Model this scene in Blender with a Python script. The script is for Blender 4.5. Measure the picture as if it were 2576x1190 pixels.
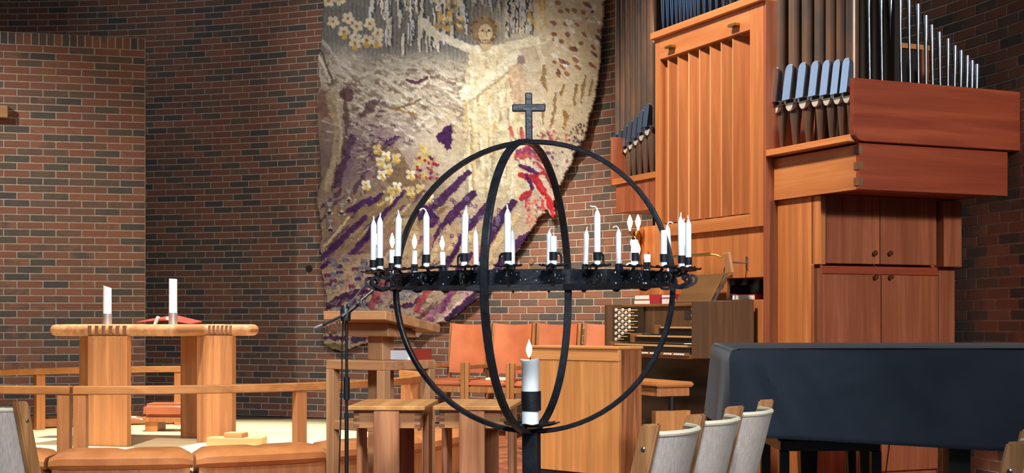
import bpy, bmesh, math, random
import numpy as np
from mathutils import Vector, Matrix, Euler

random.seed(7)
rng = np.random.RandomState(11)
for o in list(bpy.data.objects):
    bpy.data.objects.remove(o, do_unlink=True)
scene = bpy.context.scene
COL = scene.collection
PI = math.pi
R = math.radians

# ------------------------------------------------------------------ camera
EYE, FPX, CX, HZ = 1.13, 3580.0, 1288.0, 805.0      # eye height, focal length in px, centre column, horizon row
cam_d = bpy.data.cameras.new('camera')
cam = bpy.data.objects.new('camera', cam_d)
COL.objects.link(cam)
cam.location = (0, 0, EYE)
cam.rotation_euler = (R(90), 0, 0)
cam_d.sensor_width = 36.0
cam_d.lens = 36.0 * FPX / 2576.0
cam_d.shift_y = (HZ - 595.0) / 2576.0
cam_d.clip_start = 0.05
cam_d.clip_end = 200
scene.camera = cam

# ------------------------------------------------------------------ view, world, lights
vs = scene.view_settings
vs.view_transform = 'Standard'
vs.look = 'None'
vs.gamma = 1.0
vs.use_curve_mapping = False
vs.exposure = 0.12

w = bpy.data.worlds.new('world')
scene.world = w
w.use_nodes = True
bg = w.node_tree.nodes['Background']
bg.inputs[0].default_value = (0.42, 0.5, 0.68, 1)
bg.inputs[1].default_value = 0.04

def aim(o, target):
    d = Vector(target) - o.location
    o.rotation_euler = d.to_track_quat('-Z', 'Y').to_euler()

def area(name, loc, target, size, power, color, sy=None, spread=180):
    l = bpy.data.lights.new(name, 'AREA')
    l.energy = power
    l.color = color
    l.size = size
    l.spread = R(spread)
    if sy:
        l.shape = 'RECTANGLE'
        l.size_y = sy
    o = bpy.data.objects.new(name, l)
    COL.objects.link(o)
    o.location = loc
    aim(o, target)
    return o

def spot(name, loc, target, power, color, angle, blend=0.6, rad=0.08):
    l = bpy.data.lights.new(name, 'SPOT')
    l.energy = power
    l.color = color
    l.spot_size = R(angle)
    l.spot_blend = blend
    l.shadow_soft_size = rad
    o = bpy.data.objects.new(name, l)
    COL.objects.link(o)
    o.location = loc
    aim(o, target)
    return o

WARM = (1.0, 0.87, 0.71)
NEUT = (1.0, 0.955, 0.88)
COOL = (0.66, 0.81, 1.0)
DAY = (0.84, 0.92, 1.0)
BLUE = (0.45, 0.68, 1.0)
area('daylight_fill', (5.6, -0.5, 5.0), (0.9, 6.4, 1.0), 2.6, 50, DAY, 1.8, 64)  # added soft daylight from the right; no window is built there
area('assumed_rear_daylight', (0.0, -6.0, 4.6), (0.4, 6.0, 2.2), 7.0, 125, BLUE, 7.6)  # assumed unseen daylight, placed to reflect in tin pipes and iron; no window built
spot('globe_fill', (0.2, -1.2, 5.0), (-0.5, 5.4, 0.9), 2300, DAY, 38, 0.7, 0.5)  # added beam from behind the camera, brightens candles and tables
spot('ambo_fill', (-1.6, 4.0, 6.0), (-0.65, 7.2, 0.8), 1500, NEUT, 38, 0.8, 0.2)  # unseen lamp added to brighten the ambo and side tables
spot('organ_end_fill', (5.0, 1.2, 4.4), (2.8, 9.4, 1.9), 1800, NEUT, 38, 0.7, 0.3)  # added beam that lifts the organ's end boards and cabinet
area('assumed_lip_daylight', (-6.9, 14.5, 5.9), (2.0, 9.0, 3.0), 3.4, 48, COOL, 3.4)  # assumed daylight source, set where the pipe lips mirror it; no window is modelled
spot('organ_spot', (-1.1, 8.4, 6.7), (1.2, 10.7, 1.7), 2300, WARM, 50, 0.6, 0.25)  # unseen ceiling lamp, assumed from the light falling on the organ face
spot('tapestry_spot', (-1.6, 10.6, 6.3), (-0.4, 15.1, 2.4), 1500, NEUT, 40, 0.9, 0.15)  # lamp out of view, assumed because the cloth is lit from above
spot('tapestry_upper_fill', (-3.0, 10.8, 6.2), (-1.5, 15.7, 4.2), 430, NEUT, 34, 0.9, 0.15)  # extra unseen lamp added to brighten the tapestry's upper left
spot('altar_spot', (-2.4, 10.9, 6.6), (-2.6, 11.7, 0.2), 4400, NEUT, 38, 0.6)  # assumed overhead lamp for the bright platform; no fitting is modelled
spot('rail_spot', (-3.0, 6.0, 6.2), (-2.3, 9.9, 0.6), 2400, NEUT, 44, 0.8)  # assumed unseen lamp, lights the rail and altar from the front
spot('wall_wash_spot', (-7.2, 10.0, 5.2), (-5.8, 14.3, 2.0), 860, NEUT, 52, 0.9)  # lamp out of view, assumed from the warm light on the brick screen
spot('choir_spot', (-0.9, 9.6, 6.4), (0.4, 13.8, 1.1), 2400, WARM, 30, 0.9)  # assumed unseen lamp for the bright chairs and bricks behind them

# ------------------------------------------------------------------ helpers
def lin(c):
    out = []
    for v in c[:3]:
        v = v / 255.0
        out.append(v / 12.92 if v <= 0.04045 else ((v + 0.055) / 1.055) ** 2.4)
    return (*out, 1.0)

def WP(px, py, Y):
    """photo measurement -> world point at depth Y"""
    return Vector(((px - CX) / FPX * Y, Y, EYE - (py - HZ) / FPX * Y))

def WX(px, Y):
    return (px - CX) / FPX * Y

def WZ(py, Y):
    return EYE - (py - HZ) / FPX * Y

class MB:
    def __init__(s):
        s.v = []
        s.f = []
    def add(s, vs_, fs):
        n = len(s.v)
        s.v.extend([tuple(p) for p in vs_])
        s.f.extend([tuple(i + n for i in f) for f in fs])
        return s
    def hexa(s, p):
        return s.add(p, [(0, 3, 2, 1), (4, 5, 6, 7), (0, 1, 5, 4), (1, 2, 6, 5), (2, 3, 7, 6), (3, 0, 4, 7)])
    def box(s, x0, x1, y0, y1, z0, z1):
        return s.hexa([(x0, y0, z0), (x1, y0, z0), (x1, y1, z0), (x0, y1, z0),
                       (x0, y0, z1), (x1, y0, z1), (x1, y1, z1), (x0, y1, z1)])
    def obox(s, c, sx, sy, sz, rot):
        m = Euler(rot).to_matrix()
        c = Vector(c)
        pts = [(-1, -1, -1), (1, -1, -1), (1, 1, -1), (-1, 1, -1), (-1, -1, 1), (1, -1, 1), (1, 1, 1), (-1, 1, 1)]
        return s.hexa([c + m @ Vector((a * sx / 2, b * sy / 2, d * sz / 2)) for a, b, d in pts])
    def prism(s, poly, z0, z1):
        n = len(poly)
        vs_ = [(x, y, z0) for x, y in poly] + [(x, y, z1) for x, y in poly]
        fs = [tuple(range(n - 1, -1, -1)), tuple(range(n, 2 * n))]
        fs += [(i, (i + 1) % n, n + (i + 1) % n, n + i) for i in range(n)]
        return s.add(vs_, fs)
    def lathe(s, prof, n=20, c=(0, 0, 0), sx=1.0, sy=1.0, tilt=None):
        vs_, fs = [], []
        c = Vector(c)
        m = tilt if tilt is not None else Matrix.Identity(3)
        for r, z in prof:
            for i in range(n):
                a = 2 * PI * i / n
                vs_.append(c + m @ Vector((r * math.cos(a) * sx, r * math.sin(a) * sy, z)))
        for k in range(len(prof) - 1):
            for i in range(n):
                j = (i + 1) % n
                fs.append((k * n + i, k * n + j, (k + 1) * n + j, (k + 1) * n + i))
        fs.append(tuple(range(n - 1, -1, -1)))
        fs.append(tuple((len(prof) - 1) * n + i for i in range(n)))
        return s.add(vs_, fs)
    def sweep(s, path, prof, closed=False, up=None):
        """prof: list of (a,b) offsets; a along side vector, b along up vector"""
        path = [Vector(p) for p in path]
        n, k = len(path), len(prof)
        vs_, fs = [], []
        last = None
        for i, p in enumerate(path):
            if closed:
                t = path[(i + 1) % n] - path[i - 1]
            else:
                t = path[min(i + 1, n - 1)] - path[max(i - 1, 0)]
            t.normalize()
            if up is not None:
                u = up(i, p) if callable(up) else Vector(up)
                side = t.cross(u)
                if side.length < 1e-6:
                    side = last if last else Vector((1, 0, 0))
            else:
                if last is None:
                    a = Vector((0, 0, 1)) if abs(t.z) < 0.9 else Vector((1, 0, 0))
                    side = t.cross(a)
                else:
                    side = last - t * last.dot(t)
            side.normalize()
            last = side
            u = side.cross(t)
            u.normalize()
            for a, b in prof:
                vs_.append(p + side * a + u * b)
        rng_ = n if closed else n - 1
        for i in range(rng_):
            for j in range(k):
                a = i * k + j
                b = i * k + (j + 1) % k
                c = ((i + 1) % n) * k + (j + 1) % k
                d = ((i + 1) % n) * k + j
                fs.append((a, b, c, d))
        if not closed:
            fs.append(tuple(range(k - 1, -1, -1)))
            fs.append(tuple((n - 1) * k + j for j in range(k)))
        return s.add(vs_, fs)
    def tube(s, path, r, n=8, closed=False):
        return s.sweep(path, [(r * math.cos(2 * PI * j / n), r * math.sin(2 * PI * j / n)) for j in range(n)], closed)
    def bar(s, path, w_, h, closed=False, up=None):
        return s.sweep(path, [(-w_ / 2, -h / 2), (w_ / 2, -h / 2), (w_ / 2, h / 2), (-w_ / 2, h / 2)], closed, up)
    def mesh(s, name, bevel=0.0, smooth=False, seg=1):
        me = bpy.data.meshes.new(name)
        bm = bmesh.new()
        vv = [bm.verts.new(p) for p in s.v]
        for f in s.f:
            try:
                bm.faces.new([vv[i] for i in f])
            except ValueError:
                pass
        bmesh.ops.recalc_face_normals(bm, faces=bm.faces)
        if bevel > 0:
            es = [e for e in bm.edges if len(e.link_faces) == 2 and e.calc_face_angle(0) > 0.5]
            bmesh.ops.bevel(bm, geom=es, offset=bevel, segments=seg, affect='EDGES', clamp_overlap=True)
        if smooth:
            for f in bm.faces:
                f.smooth = True
            for e in bm.edges:
                if len(e.link_faces) == 2 and e.calc_face_angle(0) > 0.7:
                    e.smooth = False
        bm.to_mesh(me)
        bm.free()
        return me
    def build(s, name, mat, parent=None, bevel=0.0, smooth=False, seg=1):
        return link(name, s.mesh(name, bevel, smooth, seg), mat, parent)

def link(name, me, mat, parent=None):
    o = bpy.data.objects.new(name, me)
    COL.objects.link(o)
    if mat is not None and len(me.materials) == 0:
        me.materials.append(mat)
    if parent is not None:
        o.parent = parent
    return o

def tag(o, label, cat, group=None):
    o['label'] = label
    o['category'] = cat
    if group:
        o['group'] = group
    return o

def thing(name, label, cat, loc=(0, 0, 0), rz=0.0, group=None, rot=None):
    o = bpy.data.objects.new(name, None)
    o.empty_display_size = 0.1
    COL.objects.link(o)
    o.location = loc
    o.rotation_euler = rot if rot else (0, 0, rz)
    return tag(o, label, cat, group)

def struct(o):
    o['kind'] = 'structure'
    return o

def stuff(o):
    o['kind'] = 'stuff'
    return o

def copy_tree(o, parent=None):
    c = o.copy()
    COL.objects.link(c)
    if parent is not None:
        c.parent = parent
    for ch in list(o.children):
        copy_tree(ch, c)
    return c

def B(x0, x1, y0, y1, z0, z1):
    return MB().box(x0, x1, y0, y1, z0, z1)

# ------------------------------------------------------------------ materials
def newmat(name):
    m = bpy.data.materials.new(name)
    m.use_nodes = True
    nt = m.node_tree
    return m, nt, nt.nodes['Principled BSDF']

def N(nt, t, **kw):
    n = nt.nodes.new(t)
    for k, v in kw.items():
        setattr(n, k, v)
    return n

def ramp(nt, stops):
    n = nt.nodes.new('ShaderNodeValToRGB')
    els = n.color_ramp.elements
    while len(els) < len(stops):
        els.new(0.5)
    for e, (p, c) in zip(els, stops):
        e.position = p
        e.color = lin(c)
    return n

def rand_offset(nt, amount=7.0):
    tc = N(nt, 'ShaderNodeTexCoord')
    oi = N(nt, 'ShaderNodeObjectInfo')
    mul = N(nt, 'ShaderNodeMath', operation='MULTIPLY')
    mul.inputs[1].default_value = amount
    nt.links.new(oi.outputs['Random'], mul.inputs[0])
    add = N(nt, 'ShaderNodeVectorMath', operation='ADD')
    nt.links.new(tc.outputs['Object'], add.inputs[0])
    nt.links.new(mul.outputs[0], add.inputs[1])
    return add.outputs[0], oi

def wood(name, light, dark, axis='z', scale=1.0, rough=0.5, strip=0.0, strip_axis='x', contrast=1.0, gloss=0.35):
    m, nt, p = newmat(name)
    L = nt.links
    vec, oi = rand_offset(nt)
    mp = N(nt, 'ShaderNodeMapping')
    sc = {'x': (1.3, 26, 26), 'y': (26, 1.3, 26), 'z': (26, 26, 1.3)}[axis]
    mp.inputs['Scale'].default_value = [q * scale for q in sc]
    L.new(vec, mp.inputs['Vector'])
    no = N(nt, 'ShaderNodeTexNoise')
    no.inputs['Scale'].default_value = 1.0
    no.inputs['Detail'].default_value = 5.0
    no.inputs['Roughness'].default_value = 0.62
    no.inputs['Distortion'].default_value = 0.5
    L.new(mp.outputs[0], no.inputs['Vector'])
    mid = [(a + b) / 2 for a, b in zip(light, dark)]
    rp = ramp(nt, [(0.5 - 0.24 / contrast, dark), (0.5, mid), (0.5 + 0.2 / contrast, light)])
    L.new(no.outputs['Fac'], rp.inputs[0])
    col = rp.outputs[0]
    hsv = N(nt, 'ShaderNodeHueSaturation')
    L.new(col, hsv.inputs['Color'])
    if strip > 0:
        sep = N(nt, 'ShaderNodeSeparateXYZ')
        L.new(vec, sep.inputs[0])
        dv = N(nt, 'ShaderNodeMath', operation='DIVIDE')
        dv.inputs[1].default_value = strip
        L.new(sep.outputs[strip_axis.upper()], dv.inputs[0])
        fl = N(nt, 'ShaderNodeMath', operation='FLOOR')
        L.new(dv.outputs[0], fl.inputs[0])
        wn = N(nt, 'ShaderNodeTexWhiteNoise', noise_dimensions='1D')
        L.new(fl.outputs[0], wn.inputs['W'])
        src = wn.outputs['Value']
    else:
        src = oi.outputs['Random']
    mr = N(nt, 'ShaderNodeMapRange')
    mr.inputs['To Min'].default_value = 0.86
    mr.inputs['To Max'].default_value = 1.1
    L.new(src, mr.inputs['Value'])
    L.new(mr.outputs[0], hsv.inputs['Value'])
    L.new(hsv.outputs[0], p.inputs['Base Color'])
    p.inputs['Roughness'].default_value = rough
    p.inputs['Specular IOR Level'].default_value = gloss
    bp = N(nt, 'ShaderNodeBump')
    bp.inputs['Strength'].default_value = 0.12
    bp.inputs['Distance'].default_value = 0.002
    L.new(no.outputs['Fac'], bp.inputs['Height'])
    L.new(bp.outputs[0], p.inputs['Normal'])
    return m

def plain(name, col, rough=0.5, metal=0.0, noise=0.0, nscale=8.0, col2=None, bump=0.0, bscale=60.0, spec=0.5, stretch=(1, 1, 1)):
    m, nt, p = newmat(name)
    L = nt.links
    p.inputs['Base Color'].default_value = lin(col)
    p.inputs['Roughness'].default_value = rough
    p.inputs['Metallic'].default_value = metal
    p.inputs['Specular IOR Level'].default_value = spec
    vec, oi = rand_offset(nt)
    if col2 is not None:
        mp = N(nt, 'ShaderNodeMapping')
        mp.inputs['Scale'].default_value = stretch
        L.new(vec, mp.inputs['Vector'])
        no = N(nt, 'ShaderNodeTexNoise')
        no.inputs['Scale'].default_value = nscale
        no.inputs['Detail'].default_value = 5
        L.new(mp.outputs[0], no.inputs['Vector'])
        rp = ramp(nt, [(0.36, col), (0.66, col2)])
        L.new(no.outputs['Fac'], rp.inputs[0])
        L.new(rp.outputs[0], p.inputs['Base Color'])
    if bump > 0:
        nb = N(nt, 'ShaderNodeTexNoise')
        nb.inputs['Scale'].default_value = bscale
        nb.inputs['Detail'].default_value = 3
        L.new(vec, nb.inputs['Vector'])
        bp = N(nt, 'ShaderNodeBump')
        bp.inputs['Strength'].default_value = bump
        bp.inputs['Distance'].default_value = 0.003
        L.new(nb.outputs['Fac'], bp.inputs['Height'])
        L.new(bp.outputs[0], p.inputs['Normal'])
    return m

def emis(name, col, strength):
    m, nt, p = newmat(name)
    p.inputs['Base Color'].default_value = lin(col)
    p.inputs['Emission Color'].default_value = lin(col)
    p.inputs['Emission Strength'].default_value = strength
    return m

BRICKS = [(0.0, (92, 86, 82)), (0.2, (106, 94, 84)), (0.34, (126, 100, 84)), (0.5, (142, 98, 80)), (0.72, (152, 102, 82)), (0.9, (158, 110, 86)), (1.0, (104, 92, 84))]
def brickmat(name, island, stops):
    m, nt, p = newmat(name)
    L = nt.links
    tc = N(nt, 'ShaderNodeTexCoord')
    if island:
        g = N(nt, 'ShaderNodeNewGeometry')
        src = g.outputs['Random Per Island']
    else:
        g = N(nt, 'ShaderNodeObjectInfo')
        src = g.outputs['Random']
    geo = N(nt, 'ShaderNodeNewGeometry')
    no = N(nt, 'ShaderNodeTexNoise')
    no.inputs['Scale'].default_value = 9.0
    no.inputs['Detail'].default_value = 4
    L.new(geo.outputs['Position'], no.inputs['Vector'])
    ad = N(nt, 'ShaderNodeMath', operation='MULTIPLY_ADD')
    ad.inputs[1].default_value = 0.34
    L.new(no.outputs['Fac'], ad.inputs[0])
    sub = N(nt, 'ShaderNodeMath', operation='SUBTRACT')
    sub.inputs[1].default_value = 0.17
    L.new(src, sub.inputs[0])
    L.new(sub.outputs[0], ad.inputs[2])
    rp = ramp(nt, stops)
    L.new(ad.outputs[0], rp.inputs[0])
    nf = N(nt, 'ShaderNodeTexNoise')
    nf.inputs['Scale'].default_value = 140
    nf.inputs['Detail'].default_value = 3
    L.new(geo.outputs['Position'], nf.inputs['Vector'])
    mr = N(nt, 'ShaderNodeMapRange')
    mr.inputs['To Min'].default_value = 0.75
    mr.inputs['To Max'].default_value = 1.2
    L.new(nf.outputs['Fac'], mr.inputs['Value'])
    hsv = N(nt, 'ShaderNodeHueSaturation')
    L.new(rp.outputs[0], hsv.inputs['Color'])
    L.new(mr.outputs[0], hsv.inputs['Value'])
    L.new(hsv.outputs[0], p.inputs['Base Color'])
    p.inputs['Roughness'].default_value = 0.85
    p.inputs['Specular IOR Level'].default_value = 0.2
    bp = N(nt, 'ShaderNodeBump')
    bp.inputs['Strength'].default_value = 0.4
    bp.inputs['Distance'].default_value = 0.004
    L.new(nf.outputs['Fac'], bp.inputs['Height'])
    L.new(bp.outputs[0], p.inputs['Normal'])
    return m

M = {}
M['brick'] = brickmat('brick_single', False, BRICKS)
M['brick_field'] = brickmat('brick_field', True, BRICKS)
PAVE = [(0.0, (120, 70, 48)), (0.5, (150, 88, 60)), (1.0, (168, 104, 72))]
M['paver'] = brickmat('paver_single', False, PAVE)
M['paver_field'] = brickmat('paver_field', True, PAVE)
M['mortar'] = plain('mortar', (206, 192, 172), 0.9, col2=(188, 172, 154), nscale=20, bump=0.4, bscale=200, spec=0.1)
M['joint'] = plain('floor_joint', (150, 120, 98), 0.9, col2=(120, 98, 80), nscale=20)
M['altar_z'] = wood('altar_wood_upright', (188, 130, 84), (150, 94, 56), 'z', 0.8, 0.5, 0.055, 'x')
M['altar_zy'] = wood('altar_wood_upright_side', (188, 130, 84), (150, 94, 56), 'z', 0.8, 0.5, 0.055, 'y')
M['altar_x'] = wood('altar_wood_top', (190, 136, 90), (140, 92, 60), 'y', 0.7, 0.5, 0.045, 'x')
M['endgrain'] = wood('wood_end_grain', (136, 92, 62), (98, 64, 42), 'z', 1.5, 0.6)
M['rail'] = wood('rail_wood', (206, 142, 82), (166, 104, 54), 'x', 0.5, 0.42)
M['rail_z'] = wood('rail_post_wood', (196, 132, 80), (156, 96, 54), 'z', 0.7, 0.45)
M['ambo'] = wood('ambo_wood', (190, 142, 100), (150, 104, 68), 'z', 0.8, 0.5)
M['ambo_x'] = wood('ambo_board_wood', (194, 142, 98), (152, 102, 64), 'x', 0.8, 0.5, 0.06, 'y')
M['table'] = wood('table_wood', (196, 138, 88), (150, 98, 60), 'x', 0.8, 0.48)
M['table_top'] = wood('table_top_wood', (214, 158, 96), (176, 118, 66), 'y', 0.6, 0.4, 0.06, 'x')
M['table_z'] = wood('table_leg_wood', (192, 132, 90), (142, 88, 58), 'z', 0.9, 0.5, 0.03, 'x', 1.2)
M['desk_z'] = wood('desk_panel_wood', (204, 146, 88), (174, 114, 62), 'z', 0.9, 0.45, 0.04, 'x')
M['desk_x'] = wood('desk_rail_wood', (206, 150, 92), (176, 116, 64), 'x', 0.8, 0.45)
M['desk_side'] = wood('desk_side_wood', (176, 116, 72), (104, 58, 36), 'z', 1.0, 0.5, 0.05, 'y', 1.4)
M['organ_z'] = wood('organ_pine_upright', (206, 136, 82), (172, 100, 54), 'z', 0.6, 0.42, 0.11, 'y')
M['organ_y'] = wood('organ_pine_level', (208, 138, 84), (174, 102, 55), 'y', 0.5, 0.42)
M['organ_shaded_x'] = wood('organ_pine_shaded_level', (166, 80, 50), (120, 48, 30), 'x', 0.5, 0.42)  # pine of the end faces; shade put in as redder, darker colour
M['organ_shaded_z'] = wood('organ_pine_shaded_upright', (172, 102, 70), (128, 66, 42), 'z', 0.6, 0.42, 0.14, 'x')  # upright version of the same pine, reddened and dimmed to carry shade
M['shutter'] = wood('shutter_wood', (186, 116, 70), (148, 84, 48), 'z', 0.6, 0.4)
M['shutter_edge'] = wood('shutter_edge_wood', (228, 176, 122), (206, 150, 96), 'z', 0.6, 0.4)
M['console'] = wood('console_wood', (112, 80, 54), (78, 54, 36), 'z', 1.0, 0.4)
M['console_y'] = wood('console_rail_wood', (150, 104, 62), (112, 74, 44), 'y', 0.9, 0.38)
M['console_dark'] = wood('console_dark_wood', (62, 44, 30), (40, 28, 20), 'y', 0.9, 0.5)
M['music_desk'] = wood('music_desk_wood', (124, 88, 50), (98, 68, 38), 'y', 0.6, 0.35)
M['chair_wood'] = wood('chair_wood', (186, 132, 84), (138, 90, 52), 'z', 1.0, 0.45, 0.0, 'x', 1.2)
M['platform'] = wood('platform_boards', (240, 222, 178), (224, 202, 152), 'x', 0.35, 0.35, 0.14, 'y', 0.8)
M['block'] = wood('block_wood', (208, 160, 110), (176, 126, 82), 'x', 0.8, 0.5)
M['leather'] = plain('tan_leather', (186, 122, 72), 0.32, col2=(164, 100, 56), nscale=5, bump=0.25, bscale=45)
M['orange'] = plain('orange_leather', (198, 114, 74), 0.45, col2=(176, 96, 60), nscale=4, bump=0.2, bscale=50)
M['canvas'] = plain('canvas', (196, 180, 166), 0.9, col2=(176, 160, 148), nscale=60, bump=0.3, bscale=300, spec=0.1, stretch=(3, 3, 0.2))
M['hem'] = plain('canvas_hem', (222, 206, 176), 0.85, bump=0.2, bscale=200, spec=0.1)
M['iron'] = plain('black_iron', (20, 22, 27), 0.36, 0.0, col2=(32, 34, 39), nscale=30, bump=0.3, bscale=90, spec=0.5)
M['wax'] = plain('white_wax', (246, 246, 246), 0.45, spec=0.4)
M['wax'].node_tree.nodes['Principled BSDF'].inputs['Subsurface Weight'].default_value = 0.25
M['wax'].node_tree.nodes['Principled BSDF'].inputs['Subsurface Radius'].default_value = (0.02, 0.014, 0.01)
M['wick'] = plain('waxed_wick', (226, 222, 216), 0.7)
M['char'] = plain('burnt_wick', (30, 26, 28), 0.9)
M['flame'] = emis('flame', (255, 214, 150), 14.0)
M['bulb'] = emis('bulb_glow', (255, 210, 150), 4.5)
M['silver'] = plain('silver', (206, 206, 208), 0.34, 0.85)
M['steel'] = plain('steel', (176, 180, 186), 0.3, 1.0)
M['brass'] = plain('brass', (176, 136, 74), 0.28, 1.0)
M['tin'] = plain('tin_pipe', (150, 166, 190), 0.2, 1.0)
M['tin_grey'] = plain('tin_pipe_grey', (150, 156, 166), 0.3, 0.9)
M['lip'] = plain('lip_metal', (190, 200, 214), 0.28, 1.0)
M['lip_low'] = plain('lower_lip_cream', (206, 204, 192), 0.4, 0.3)  # cream colour carries the reflection of lit floor and wood
M['bronze'] = plain('bronze_pipe', (136, 102, 82), 0.36, 0.5, col2=(98, 88, 80), nscale=7, stretch=(1, 1, 0.35))
M['slit'] = plain('dark_slit', (16, 15, 14), 0.8)
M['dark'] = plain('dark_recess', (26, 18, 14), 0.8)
M['black'] = plain('black_lacquer', (14, 14, 15), 0.28)
M['blackmetal'] = plain('black_metal', (24, 24, 25), 0.4)
M['cover'] = plain('piano_cover_cloth', (38, 43, 51), 0.8, col2=(30, 35, 43), nscale=3, bump=0.12, bscale=400, spec=0.12)
M['cover'].node_tree.nodes['Principled BSDF'].inputs['Sheen Weight'].default_value = 0.14
M['cover'].node_tree.nodes['Principled BSDF'].inputs['Sheen Roughness'].default_value = 0.4
M['seam'] = plain('seam_shadow', (16, 18, 22), 0.9)
M['paper'] = plain('page_block', (230, 224, 210), 0.8)
M['paper_blue'] = plain('page_block_white', (226, 228, 232), 0.8)
M['red'] = plain('red_book_cloth', (158, 52, 38), 0.6)
M['crimson'] = plain('crimson_book_cloth', (176, 44, 52), 0.6)
M['navy'] = plain('dark_blue_book', (38, 40, 60), 0.6)
M['purple'] = plain('purple_book', (66, 50, 84), 0.6)
M['ivory'] = plain('ivory_knob', (230, 226, 216), 0.3)
M['keys'] = plain('key_wood', (206, 164, 112), 0.35)
M['keyblack'] = plain('key_front', (30, 24, 20), 0.5)
M['plug'] = plain('clay_plug', (150, 112, 84), 0.8)
M['plug_dark'] = plain('dark_plug', (44, 36, 32), 0.8)
M['mirror'] = plain('screen_glass', (58, 52, 50), 0.2)
# ================================================================== SETTING
# curved brick wall: one circle of radius 10.3 m seen from inside
WC = (-6.55, 7.13)
WR = 10.3
COURSE, BL = 0.075, 0.253
def wall_pt(a, off=0.0):
    return Vector((WC[0] + (WR - off) * math.sin(a), WC[1] + (WR - off) * math.cos(a), 0))

A0, A1 = R(-24), R(80)
WALL_H = 6.3
mb = MB()
na = 120
arc_in = [wall_pt(A0 + (A1 - A0) * i / na) for i in range(na + 1)]
arc_out = [wall_pt(A0 + (A1 - A0) * i / na, -0.3) for i in range(na + 1)]
for i in range(na):
    p = [arc_in[i], arc_in[i + 1], arc_out[i + 1], arc_out[i]]
    mb.hexa([(q.x, q.y, 0) for q in p] + [(q.x, q.y, WALL_H) for q in p])
wall_back = struct(mb.build('wall_back', M['mortar']))

BH, BT = 0.062, 0.03
brick_me = B(-0.12, 0.12, -0.005, 0.03, -BH / 2, BH / 2).mesh('brick')
brick_me.materials.append(M['brick'])

def split_bricks(slots, parent, me, fieldmat, fieldname, half, vis):
    """slots: (pos, rz, scale_x, pitchrot); the 300 that show largest stay single, the rest are joined"""
    scored = []
    for k, s in enumerate(slots):
        scored.append((vis(s), k))
    scored.sort(reverse=True)
    singles = set(k for sc, k in scored[:300] if sc > 0)
    fm = MB()
    for k, (pos, rz, sx, ry) in enumerate(slots):
        if k in singles:
            o = bpy.data.objects.new('brick' if fieldname != 'pavers' else 'paver', me)
            COL.objects.link(o)
            o.location = pos
            o.rotation_euler = (0, ry, rz)
            o.scale = (sx, 1, 1)
            o.parent = parent
        else:
            m = Matrix.Translation(pos) @ Euler((0, ry, rz)).to_matrix().to_4x4()
            hx, y0, y1, hz = half
            hx *= sx
            pts = [(-hx, y0, -hz), (hx, y0, -hz), (hx, y1, -hz), (-hx, y1, -hz), (-hx, y0, hz), (hx, y0, hz), (hx, y1, hz), (-hx, y1, hz)]
            fm.hexa([m @ Vector(q) for q in pts])
    stuff(fm.build(fieldname, fieldmat, parent))

def pix(p):
    if p.y < 0.5:
        return (-9999, -9999)
    return (CX + p.x / p.y * FPX, HZ - (p.z - EYE) / p.y * FPX)

slots = []
nrow = int(WALL_H / COURSE)
da = BL / WR
for r in range(nrow):
    z = (r + 0.5) * COURSE
    a = A0 + (0.5 * da if r % 2 else 0) + random.uniform(-0.12, 0.12) * da
    while a < A1 - da:
        q = wall_pt(a + da / 2, 0.0)
        q.z = z
        slots.append((q + Vector((0, 0, 0)), -(a + da / 2), 1.0 + random.uniform(-0.01, 0.01), 0.0))
        a += da
def vis_back(s):
    x, y = pix(s[0])
    if not (0 < x < 2576 and 0 < y < 1190):
        return -1
    if 780 < x < 1420 and y < 780:
        return -1
    if x > 1540 and not (x > 2440 and 240 < y < 850):
        return -1
    if 1420 <= x < 1540 and y < 330:
        return -1
    if x < 372 and y > 70:
        return -1
    if x < 372:
        return 1.0 / s[0].y
    if 1090 < x < 1540 and y > 830:
        return -1
    return 1.0 / s[0].y
split_bricks(slots, wall_back, brick_me, M['brick_field'], 'bricks', (0.12, -0.005, 0.03, BH / 2), vis_back)

# free-standing brick screen on the left, ending in a clean vertical edge
LA = Vector((WX(0, 14.42), 14.42, 0))
LB = Vector((WX(365.5, 14.78), 14.78, 0))
ldir = (LB - LA).normalized()
lnor = Vector((ldir.y, -ldir.x, 0))              # towards the room
lrz = math.atan2(ldir.y, ldir.x)
LH = 4.055
LEN = 7.0
wl0 = LB - ldir * LEN
p = [wl0, LB, LB - lnor * 0.25, wl0 - lnor * 0.25]
mb = MB().hexa([(q.x, q.y, 0) for q in p] + [(q.x, q.y, LH) for q in p])
wall_left = struct(mb.build('wall_left', M['mortar']))
slots = []
nl = int((LH - 0.12) / COURSE)
for r in range(nl):
    z = LH - 0.125 - (r + 0.5) * COURSE
    s = 0.0
    first = True
    while s < LEN:
        ln = BL
        if first and r % 2:
            ln = 0.127
        c = LB - ldir * (s + ln / 2)
        slots.append((Vector((c.x, c.y, z)), lrz, (ln - 0.013) / 0.24, 0.0))
        s += ln
        first = False
s = 0.0
while s < LEN:                                         # soldier course on top
    c = LB - ldir * (s + 0.0375)
    slots.append((Vector((c.x, c.y, LH - 0.0625)), lrz, 0.115 / 0.24 * 1.0, R(90)))
    s += 0.075
def vis_left(s):
    x, y = pix(s[0])
    if not (-20 < x < 370 and 60 < y < 1060):
        return -1
    if 130 < x < 330 and y > 830:
        return -1
    return 1.0 / s[0].y + (0.01 if y < 830 else 0)
split_bricks(slots, wall_left, brick_me, M['brick_field'], 'bricks', (0.12, -0.005, 0.03, BH / 2), vis_left)
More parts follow.
